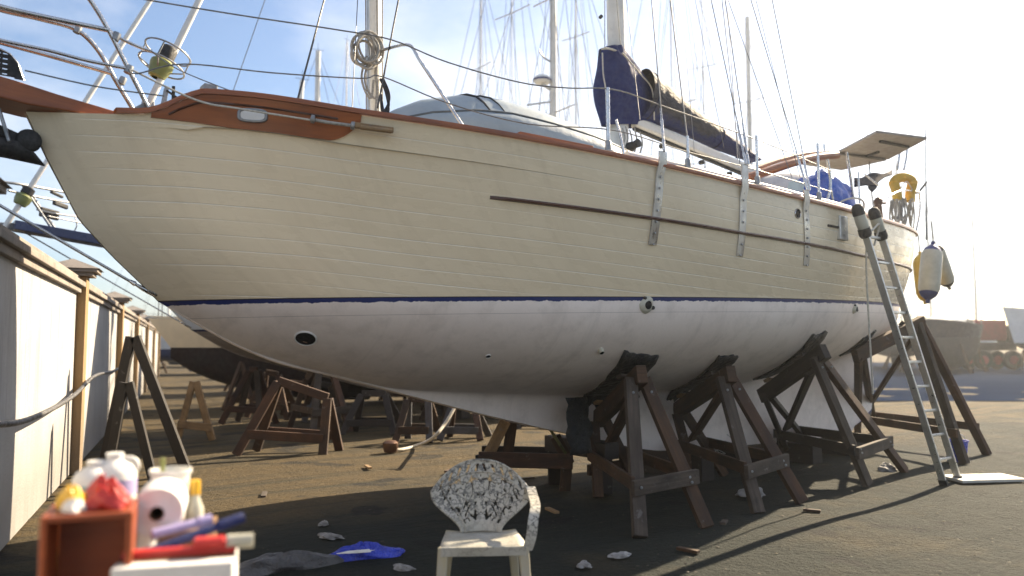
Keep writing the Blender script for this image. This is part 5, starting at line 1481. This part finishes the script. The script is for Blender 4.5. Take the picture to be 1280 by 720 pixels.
# ------------------------------------------------------------------ litter on the ground
def crumple(name, c, rx, ry, h, m, label, cat, seed, rz=0, group=None):
    rnd = random.Random(seed); rows = []
    for i in range(9):
        v = i/8*math.pi/2; row = []
        for k in range(20):
            t = 2*math.pi*k/20; f = 1+.22*math.sin(3*t+seed)+.14*math.sin(5*t+i)+.12*rnd.uniform(-1, 1)
            p = Vector((math.cos(t)*rx*math.cos(v)*f, math.sin(t)*ry*math.cos(v)*f, h*math.sin(v)*(1+.4*rnd.uniform(-1, 1))))
            row.append(Matrix.Rotation(rz, 3, 'Z') @ p)
        rows.append(row)
    o = MB().grid(rows, closed=True).build(name, m, smooth=180, loc=Vector(c)+Vector((0, 0, .003)))
    sb = o.modifiers.new('soft', 'SUBSURF'); sb.levels = 2; sb.render_levels = 2
    return tag(o, label, cat, group)
crumple('blue_wrapper', gr(455, 698), .26, .10, .10, M['blue_pl'], 'shiny blue plastic wrapper on the dark dirt left of the chair', 'wrapper', 3, .35)
crumple('white_sticker', gr(448, 703)+Vector((0, -.03, .075)), .12, .03, .012, M['paper'], 'white paper strip lying on the shiny blue wrapper', 'paper', 5, .35)
for (x, y, a, b, lab, sd) in ((405, 656, .07, .04, 'smaller crumpled white paper on the dark dirt, farther from camera', 11), (412, 672, .13, .06, 'larger crumpled white paper above the blue wrapper', 12), (775, 696, .09, .05, 'crumpled white paper below the nearest boat stand', 13), (730, 708, .07, .05, 'crumpled white paper between chair and nearest boat stand', 14), (503, 712, .09, .06, 'crumpled pale paper right beside the blue wrapper', 15), (940, 620, .15, .1, 'white rag at the foot of the second boat stand', 16), (1108, 588, .17, .10, 'white rag bundle beside the third boat stand', 17)):
    crumple('white_paper', gr(x, y), a, b, .028 if sd < 16 else .08, M['scrap'], lab, 'paper' if sd < 16 else 'rag', sd, sd)
crumple('plastic_sheet', gr(352, 712), .36, .14, .10, M['grey_plastic'], 'dark grey plastic sheet crumpled on the ground near the workbench', 'plastic sheet', 21, .4)

# ------------------------------------------------------------------ offcuts and the workbench with painting gear, close to the camera
def offcuts():
    rnd = random.Random(12)
    spots = [(690, 640, 'pale'), (655, 600, 'grey'), (905, 655, 'grey'), (860, 690, 'brown'), (330, 620, 'grey'), (460, 585, 'pale'), (560, 590, 'brown'), (1015, 640, 'brown')]
    lab = ['pale timber offcut on the dirt right of the chair', 'grey timber offcut just beyond the chair back', 'grey timber offcut by the second boat stand foot', 'brown timber offcut in front of the nearest stand', 'grey timber offcut on the sunlit dirt by the workbench', 'pale timber offcut on the sunlit strip of dirt', 'brown timber offcut between cream hose and chair', 'brown timber offcut in front of the third stand']
    for (x, y, k), l_ in zip(spots, lab):
        L = rnd.uniform(.12, .3); m = {'pale': 'timber_pale', 'grey': 'timber_grey', 'brown': 'timber'}[k]
        o = MB().bar((-L/2, 0, .014), (L/2, 0, .016), .05, .022).build('timber_offcut', M[m], bevel=.003, loc=gr(x, y)); o.rotation_euler = (0, 0, rnd.uniform(0, 3))
        tag(o, l_, 'offcut', 'timber offcuts on the ground')
offcuts()
def bench():
    top = .735
    root = empty('workbench', (-1.19, 2.33, 0), 0, 'timber workbench in the left foreground covered with painting gear', 'workbench')
    for k in range(4):
        MB().box((0, -.28+.187*k, top-.02), (.92, .18, .04)).build('top_plank', M['timber'], root, bevel=.005)
    for sx in (-1, 1):
        for sy in (-1, 1):
            MB().box((sx*.40, sy*.3, (top-.04)/2), (.07, .07, top-.04)).build('leg', M['timber'], root, bevel=.005)
    MB().box((0, -.3, .64), (.73, .03, .09)).build('apron_board', M['timber'], root, bevel=.004)
    MB().box((0, .3, .64), (.73, .03, .09)).build('apron_board', M['timber'], root, bevel=.004)
    # open orange-brown wooden box standing on its side, mouth towards the camera
    p0 = at(93, 700, 2.12); bx = empty('wooden_box', (p0.x, 2.2, top), R(21), 'orange brown wooden box with its open side facing the camera', 'box')
    w, h, d, t = .215, at(93, 642, 2.12).z-top, .20, .016
    for nm, c, s_ in (('side_panel', (-w/2+t/2, 0, h/2), (t, d, h)), ('side_panel', (w/2-t/2, 0, h/2), (t, d, h)), ('top_panel', (0, 0, h-t/2), (w-2*t-.001, d, t)), ('bottom_panel', (0, 0, t/2), (w-2*t-.001, d, t)), ('back_panel', (0, d/2-.008, h/2), (w-2*t-.002, .008, h-2*t-.002))):
        MB().box(c, s_).build(nm, M['boxwood'], bx, bevel=.003)
    zt = top+h
    def jug(x, yb, Y, s_, label, hh):
        p = at(x, yb, Y); b = empty('plastic_jug', (p.x, Y, p.z), R(20), label, 'jug', 'white jugs on the workbench')
        MB().lathe([(0, 0), (.060*s_, .002), (.066*s_, .012), (.066*s_, hh*.62), (.055*s_, hh*.76), (.026*s_, hh*.88), (.022*s_, hh*.9), (.022*s_, hh*.95)], (0, 0, 0), n=24).build('jug_body', M['plastic'], b, smooth=50)
        MB().lathe([(.0668*s_, hh*.2), (.0668*s_, hh*.5)], (0, 0, 0), n=24).build('jug_label', M['lilac'] if s_ > 1.0 else M['lab_teal'], b, smooth=50)
        MB().lathe([(.026*s_, hh*.92), (.026*s_, hh), (0, hh*1.0)], (0, 0, 0), n=16).build('jug_cap', M['plastic'], b, smooth=40)
        MB().tube(smooth_path([Vector((.02, 0, hh*.88)), Vector((.055, 0, hh*.86)), Vector((.068, 0, hh*.74)), Vector((.06, 0, hh*.62))], 5), .009, 8).build('jug_handle', M['plastic'], b, smooth=60)
        return b
    # cartons the rear things stand on
    def carton(x, Y, w_, d_, z0, z1, m, rz, label, stripe=None):
        p = at(x, 700, Y); o = empty('carton', (p.x, Y, z0), rz, label, 'carton')
        MB().box((0, 0, (z1-z0)/2), (w_, d_, z1-z0)).build('carton_body', m, o, bevel=.003)
        MB().box((0, -d_/2-.001, (z1-z0)*.45), (w_*.5, .002, (z1-z0)*.3)).build('carton_print', stripe or M['yellow_pl'], o)
        MB().box((0, 0, (z1-z0)+.001), (w_*.98, .05, .002)).build('carton_tape', M['card'], o)
        return o
    carton(222, 2.22, .30, .16, top, .925, M['paper'], R(14), 'white carton with orange print at the front of the workbench')
    carton(205, 2.55, .26, .22, top, .945, M['card'], R(4), 'brown carton under the paper roll and white tub')
    carton(120, 2.62, .22, .18, top, .985, M['card'], R(-4), 'brown carton under the white jugs')
    j = jug(118, 620, 2.62, 1.0, 'left white plastic jug behind the wooden box', .145); j.location.z = .985
    j = jug(142, 618, 2.66, 1.04, 'right white plastic jug with narrower neck behind the wooden box', .165); j.location.z = .985
    # white tub with brush
    p = at(212, 640, 2.6); tb = empty('white_tub', (p.x, 2.6, .945), 0, 'white plastic tub with a green stick, behind the paper roll', 'tub')
    hh = at(212, 586, 2.6).z-.945
    MB().lathe([(0, .003), (.045, .003), (.060, hh), (.064, hh), (.064, hh-.012), (.058, hh-.012), (.056, hh-.02), (.042, .008), (0, .008)], (0, 0, 0), n=28).build('tub_body', M['plastic'], tb, smooth=40)
    MB().tube([Vector((-.02, 0, .02)), Vector((-.028, 0, hh+.035))], .008, 8).build('stirring_stick', M['lime'], tb, smooth=50)
    p = at(243, 640, 2.6); o = empty('glue_bottle', (p.x, 2.60, top), 0, 'small cream bottle with an orange cap right of the tub', 'bottle')
    z1 = at(243, 612, 2.60).z-top
    MB().lathe([(0, 0), (.026, .002), (.028, z1*.8), (.014, z1*.92), (.012, z1)], (0, 0, 0), n=18).build('bottle_body', M['fender'], o, smooth=50)
    MB().lathe([(.016, z1*.95), (.016, z1+.03), (0, z1+.032)], (0, 0, 0), n=14).build('bottle_cap', M['yellow_pl'], o, smooth=40)
    # paper roll, end towards the camera
    p = at(197, 640, 2.36); r0 = .072
    rl = empty('paper_roll', (p.x, 2.36, p.z), R(19), 'thick white paper towel roll with its brown core facing the camera', 'paper roll')
    MB().lathe([(.021, -.01), (.040, .0), (r0*.97, .0), (r0, .006), (r0, .225), (r0*.97, .23), (.021, .23)], (0, -.02, 0), (0, 1, 0), 36).build('paper', M['paper'], rl, smooth=40)
    MB().lathe([(.021, .0), (.0212, -.004), (.018, -.004), (.0175, .22)], (0, -.02, 0), (0, 1, 0), 24).build('core', M['card'], rl, smooth=40)
    # rag heap
    p = at(160, 668, 2.38); crumple('white_rag', (p.x, 2.42, top), .10, .12, .25, M['paper'], 'heap of white rag between wooden box and paper roll', 'rag', 31)
    # red and yellow things on the box
    bz = Vector((bx.location.x, bx.location.y, zt))
    crumple('red_rag', bz+Vector((.045, .0, 0)), .055, .05, .045, M['red'], 'red rag on the right of the wooden box top', 'rag', 41)
    crumple('yellow_packet', bz+Vector((-.055, .0, 0)), .035, .04, .05, M['yellow_pl'], 'yellow packet on the left of the wooden box top', 'packet', 42)
    crumple('white_packet', bz+Vector((-.02, -.06, 0)), .03, .025, .028, M['paper'], 'small white packet at the front of the wooden box top', 'packet', 43)
    crumple('red_pouch', bz+Vector((-.005, .07, 0)), .06, .03, .065, M['red'], 'red pouch at the back of the wooden box top', 'pouch', 44)
    # caulking gun style red strip, lilac tube and long navy pole
    def rod(a, b, Y0, Y1, r, m, label, name, cat, tip=None):
        A = at(*a, Y0); Bq = at(*b, Y1); o = empty(name, A, 0, label, cat)
        MB().tube([Vector((0, 0, 0)), (Bq-A)*.7, Bq-A], r, 12).build('shaft', m, o, smooth=60)
        MB().tube([(Bq-A)*.8, (Bq-A)*1.03], r*1.25, 12).build('grip', tip or m, o, smooth=60)
        return o
    rod((152, 702), (300, 648), 2.2, 2.42, .013, M['navy'], 'long navy blue pole lying across the workbench', 'navy_pole', 'pole', M['navy'])
    rod((190, 668), (262, 650), 2.3, 2.4, .014, M['lilac'], 'lilac wrapped tube beside the navy pole', 'lilac_tube', 'tube')
    p = Vector((at(222, 690, 2.22).x, 2.24, .925)); o = empty('red_scraper', p, R(16), 'red scraper bar with pale handle on the white carton', 'scraper')
    MB().box((0, 0, .012), (.29, .035, .022)).build('scraper_bar', M['red'], o, bevel=.005)
    MB().box((.075, -.01, .036), (.085, .05, .024)).build('scraper_head', M['red'], o, bevel=.008)
    MB().tube([Vector((.12, 0, .03)), Vector((.19, 0, .03))], .02, 10).build('scraper_handle', M['fender'], o, smooth=50)
bench()

# ------------------------------------------------------------------ other boats in the yard
def far_boat(x, y, heading, L, mtop, mbot, label, mast=14, wl=1.35, fb=1.15, beam=.3, radar=False, cabin=True, name='moored_yacht', rig=True, mr=.075, mastfrac=.42, spread=(.45, .72), stands=True, mz=None, tilt=0, wr=.008, cover=None, draft=.75):
    root = empty(name, (x, y, 0), heading, label, 'yacht')
    hb = L*beam/2; n = 26; rows = []; rb = []
    for i in range(n+1):
        t = i/n; s = -L/2+L*t
        b = hb*(1-abs(2*min(t, .5)-1)**2.2)*(1 if t < .55 else 1-.35*((t-.55)/.45)**2)
        b = max(.02, b); zt = wl+fb*(1+.28*(1-t)**2-.05*math.sin(math.pi*t)); bw = b*(.55+.37*min(1, t*1.6)); sw = s+(1-t)**2*L*.07-(t**4)*L*.06
        zk = wl-draft*math.sin(math.pi*min(1, max(.0, t*.96+.02)))**.6
        rows.append([Vector((s, sd*b, zt)) if k == 0 else Vector((sw*(k/4)+s*(1-k/4), sd*(b+(bw-b)*k/4), zt+(wl-zt)*k/4)) for sd, k in ((1, 0), (1, 1), (1, 2), (1, 3), (1, 4))])
        rb.append([Vector((sw, bw*math.cos(v*math.pi/2)**.8 if v < 1 else 0, wl+(zk-wl)*math.sin(v*math.pi/2)**1.1)) for v in (0, .2, .4, .6, .8, 1)])
    mb = MB(); fl = lambda P: [[Vector((p.x, -p.y, p.z)) for p in r] for r in P]
    mb.grid(rows, None, 0); mb.grid(fl(rows), None, 0); mb.grid(rb, None, 1); mb.grid(fl(rb), None, 1)
    e = rows[-1]; mb.add([*e, *[Vector((p.x, -p.y, p.z)) for p in e[::-1]]], [list(range(10))], None, 0)
    mb.grid([[r[0]-Vector((0, 0, .06)), Vector((r[0].x, 0, r[0].z)), Vector((r[0].x, -r[0].y, r[0].z-.06))] for r in rows], None, 2)
    mb.build('hull', [mtop, mbot, M['deck']], root, smooth=45)
    MB().prism([Vector((-L*.12, -.07, .95)), Vector((L*.18, -.07, .95)), Vector((L*.14, -.07, .12)), Vector((-L*.06, -.07, .12))], Vector((0, .14, 0))).build('keel', mbot, root, bevel=.03)
    if cabin:
        P_ = []
        for s, w, h in ((-.18, .18, .0), (-.14, .2, .3), (.02, .27, .42), (.2, .27, .45), (.22, .26, 0)):
            z0 = wl+fb*.98; W_ = L*w*.5; P_.append([Vector((s*L, sg*W_*f, z0+h*g)) for sg, f, g in ((1, 1, 0), (1, .9, .85), (1, .4, 1.05), (-1, .4, 1.05), (-1, .9, .85), (-1, 1, 0))])
        cb = MB().grid(P_).build('cabin', M['white'], root, smooth=40)
        for sg in (1, -1):
            MB().box((L*.06, sg*(L*.134), wl+fb*.98+.2), (L*.2, .02, .13)).build('window', M['black'], cb)
    if cover:
        P_ = []
        for i in range(13):
            t = i/12; s = -L*.48+L*.95*t; hw = hb*1.02*math.sin(math.pi*(.12+.8*t))**.6
            z0 = wl+fb*1.0
            P_.append([Vector((s, hw*1.03, z0-.25)), Vector((s, hw*.6, z0+.4)), Vector((s, 0, z0+.75+.05*math.sin(i*2))), Vector((s, -hw*.6, z0+.4)), Vector((s, -hw*1.03, z0-.25))])
        MB().grid(P_).build('boat_cover', cover, root, smooth=40, solid=.01)
    if mast:
        s = -L/2+L*mastfrac; mz0 = wl+fb; top = Vector((s+tilt, 0, mast))
        mo = MB().tube([Vector((s, 0, mz0)), top], [mr, mr*.8], 12).build('mast', M['mastpaint'], root, smooth=60)
        for f in spread:
            z = mz0+(mast-mz0)*f; q = Vector((s+tilt*f, 0, z)); sw_ = hb*.55
            MB().tube([q+Vector((0, -sw_, .03)), q, q+Vector((0, sw_, .03))], .022, 6).build('spreader', M['alu'], mo, smooth=60)
        MB().tube([top, top+Vector((0, 0, .35))], .008, 5).tube([top+Vector((-.25, 0, .05)), top+Vector((.25, 0, .07))], .01, 5).build('masthead_gear', M['black'], mo, smooth=60)
        bm_ = MB().tube([Vector((s+.1, 0, mz0+.9)), Vector((s+L*.32, 0, mz0+.95))], .06, 8).build('boom', M['mastpaint'], mo, smooth=60)
        if radar:
            q = Vector((s, 0, radar))
            MB().lathe([(0, -.1), (.22, -.1), (.27, -.03), (.27, .02), (.2, .1), (0, .13)], q+Vector((-.33, .12, .06)), n=20).build('radar_dome', M['white'], mo, smooth=40)
            MB().lathe([(.272, -.045), (.276, -.03), (.276, .0), (.272, .015)], q+Vector((-.33, .12, .06)), n=20).build('radar_band', M['fender_blue'], mo, smooth=40)
            MB().bar(q+Vector((-.35, .12, -.06)), q+Vector((0, 0, -.25)), .10, .07).build('radar_bracket', M['alu'], mo, bevel=.01)
            MB().tube(smooth_path([q+Vector((0, 0, .6)), q+Vector((-.3, .1, .75)), q+Vector((-.42, .14, .95))], 4), .025, 6).build('wind_sensor', M['wire'], mo, smooth=60)
            MB().tube([q+Vector((0, 0, -.55)), q+Vector((-.8, .25, -.75))], .03, 6).build('light_arm', M['alu'], mo, smooth=60)
        if rig:
            for (sx, sy, zt, zz) in ((s+.55, .12, mast-.3, mz0), (s-.4, -.15, mast-.6, mz0), (s+L*.3, 0, mast-.2, mz0+.9), (-L*.49, 0, mast, wl+fb*1.25), (L*.49, 0, mast, wl+fb), (s-.3, hb*.95, mz0+(mast-mz0)*.72, mz0), (s+.3, hb*.95, mast-.1, mz0), (s-.3, -hb*.95, mz0+(mast-mz0)*.72, mz0), (s+.3, -hb*.95, mast-.1, mz0), (s-.8, hb*.95, mz0+(mast-mz0)*.45, mz0), (-L*.3, 0, mz0+(mast-mz0)*.75, mz0)):
                f = (zt-mz0)/(mast-mz0)
                MB().tube([Vector((sx if abs(sx) > L*.25 else sx, sy, zz)), Vector((s+tilt*f, 0, zt))], wr, 5).build('stay', M['wire'], root, smooth=60)
    # rails
    mbp = MB()
    for sd in (1, -1):
        pts = [r[0] for r in rows]
        for i in range(1, n, 4):
            p = pts[i]; mbp.tube([Vector((p.x, sd*p.y*.96, p.z)), Vector((p.x, sd*p.y*.96, p.z+.6))], .013, 5)
        mbp.tube([Vector((p.x, sd*p.y*.96, p.z+.6)) for p in pts[1:n:1]], .008, 5); mbp.tube([Vector((p.x, sd*p.y*.96, p.z+.3)) for p in pts[1:n:1]], .006, 5)
    mbp.build('guard_rail', M['wire'], root, smooth=60)
    if stands:
        for s in (-.22, .22):
            for sg in (1, -1):
                zz = wl-.35
                g = MB().bar(Vector((s*L, sg*hb*.72, zz)), Vector((s*L-.35, sg*hb*1.0, 0)), .1, .07).bar(Vector((s*L, sg*hb*.72, zz)), Vector((s*L+.35, sg*hb*1.0, 0)), .1, .07).bar(Vector((s*L-.25, sg*hb*.95, .3)), Vector((s*L+.25, sg*hb*.95, .3)), .05, .1)
                g.build('prop', M['timber'], root, bevel=.006)
    return root
def mast_at(pxx, Y, L, hd, frac=.42):
    """hull centre so that the mast stands on the view ray at depth Y"""
    p = at(pxx, 430, Y); s = -L/2+L*frac; return p.x-math.cos(hd)*s, Y-math.sin(hd)*s
hd = RZ
x, y = mast_at(693, 23, 11, hd); far_boat(x, y, hd, 11, M['white_far'], M['dark_hull'], 'yacht behind the cream yacht whose mast carries a radar dome', 15.5, radar=9.25, mr=.115, wr=.009)
x, y = mast_at(943, 34, 11, hd+.2); far_boat(x, y, hd+.2, 11, M['white_far'], M['maroon'], 'distant yacht with a tall bare mast rising right of the navy sail cover', 15.9, mr=.12, wr=.011)
x, y = mast_at(391, 33, 9, hd-.1); far_boat(x, y, hd-.1, 9, M['cream_far'], M['dark_hull'], 'small distant yacht with its masthead seen left of the foremast', 14.0, mr=.13, wr=.010)
x, y = mast_at(640, 30, 12, hd+.1, .42); far_boat(x, y, hd+.1, 12, M['teal_far'], M['dark_hull'], 'grey yacht hidden behind the cream yacht, rigging over its dinghy', 19, mr=.02, wr=.010)
x, y = mast_at(845, 26, 11, hd+.1); far_boat(x, y, hd+.1, 11, M['white_far'], M['dark_hull'], 'yacht hidden behind the mainmast, thin rigging over its sail cover', 18, mr=.02, wr=.009)
for k_, (pxx, Y_, hh_, lab_) in enumerate(((600, 38, 20, 'white yacht far behind the dinghy with a thin bare mast'), (722, 36, 21, 'white yacht far behind the radar mast with a thin bare mast'), (885, 40, 21, 'white yacht far behind the sail cover end with a thin bare mast'), (428, 42, 18, 'white yacht far behind the foremast with a thin bare mast'))):
    x, y = mast_at(pxx, Y_, 10, hd+.15*k_); far_boat(x, y, hd+.15*k_, 10, M['white_far'], M['dark_hull'], lab_, hh_, mr=.035, wr=.012)
x, y = mast_at(352, 27, 8, hd); far_boat(x, y, hd, 8, M['white_far'], M['maroon'], 'low yacht with a short tilted mast showing over the teak bulwark', 10.8, mr=.10, rig=False, tilt=.55, spread=())
far_boat(-4.9, 20.7, R(12), 8.6, M['cream_far'], M['maroon_dark'], 'cream yacht with black maroon bottom far left beyond the stands', 0, wl=1.47, fb=.62, rig=False, draft=1.3, cabin=False)
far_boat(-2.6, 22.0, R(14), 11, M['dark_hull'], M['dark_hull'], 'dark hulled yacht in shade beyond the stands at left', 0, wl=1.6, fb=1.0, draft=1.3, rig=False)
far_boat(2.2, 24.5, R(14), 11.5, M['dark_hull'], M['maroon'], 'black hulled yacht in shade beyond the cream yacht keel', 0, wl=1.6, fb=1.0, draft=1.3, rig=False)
far_boat(-17, 44, R(15), 11, M['white_far'], M['navy_far'], 'white yacht far off beyond the plastered wall', 14, mr=.09)
far_boat(-25, 60, R(-10), 12, M['white_far'], M['dark_hull'], 'white yacht farthest away beyond the wall end', 15, mr=.1)
far_boat(25.4, 47, R(50), 10, M['navy_dark_far'], M['dark_hull'], 'navy hulled yacht far right behind the stern fenders', 0, wl=2.0, fb=.8, mr=.09, draft=1.9, beam=.36)
far_boat(35.2, 50, R(20), 12, M['white_far'], M['dark_hull'], 'white hulled yacht at the right edge of the yard', 0, wl=1.7, fb=1.7, mr=.09)
x, y = mast_at(1207, 47, 11, R(80)); far_boat(x+.2, y+8, R(80), 11, M['dark_hull'], M['dark_hull'], 'dark yacht with a thin tall mast at far right', 14.5, wl=1.5, mr=.07, wr=.012)
x, y = mast_at(1222, 70, 11, R(60)); far_boat(x, y, R(60), 11, M['white_far'], M['dark_hull'], 'most distant yacht at right with a thin mast', 13, mr=.09, wr=.014)
x, y = mast_at(1165, 52, 10, R(40)); far_boat(x, y, R(40), 10, M['navy_far'], M['dark_hull'], 'blue yacht glimpsed below the stern fenders', 11, wl=1.5, fb=1.0, mr=.06, wr=.012, cover=None)

# red yard hoist far right
def hoist():
    p = gr(1238, 462); root = empty('boat_hoist', p, 0, 'red wheeled yard machine parked before the white hull at right', 'yard machine')
    MB().box((0, 0, 1.5), (2.6, 1.6, .5)).build('chassis', M['dark_hull'], root, bevel=.05)
    MB().box((-.2, 0, 2.55), (1.9, 1.4, 1.35)).build('engine_cover', M['red_machine'], root, bevel=.08)
    MB().box((1.2, 0, 2.3), (.7, 1.3, 1.1)).build('cab', M['dark_hull'], root, bevel=.08)
    for sx in (-1, 1):
        for sy in (-1, 1):
            w = MB().lathe([(.0, -.15), (.55, -.15), (.62, -.08), (.62, .08), (.55, .15), (0, .15)], (sx*.95, sy*.85, .62), (0, 1, 0), 24).build('wheel', M['black'], root, smooth=40)
            MB().lathe([(0, -.17), (.28, -.165), (.3, -.14)], (sx*.95, sy*.85, .62), (0, 1, 0), 18).build('rim', M['red_machine'], w, smooth=40)
hoist()

# ------------------------------------------------------------------ bright sea haze over the yard
hb_ = MB().box((0, 32, 10.5), (140, 80, 24)).build('haze', bpy.data.materials.new('haze_air')); hb_['kind'] = 'stuff'
hm = hb_.data.materials[0]; hm.use_nodes = True; hn = hm.node_tree.nodes; hn.remove(hn['Principled BSDF'])
pv_ = hn.new('ShaderNodeVolumePrincipled'); pv_.inputs['Density'].default_value = .0010; pv_.inputs['Anisotropy'].default_value = .7; pv_.inputs['Color'].default_value = (.9, .93, .96, 1)
hm.node_tree.links.new(pv_.outputs[0], hn['Material Output'].inputs['Volume'])
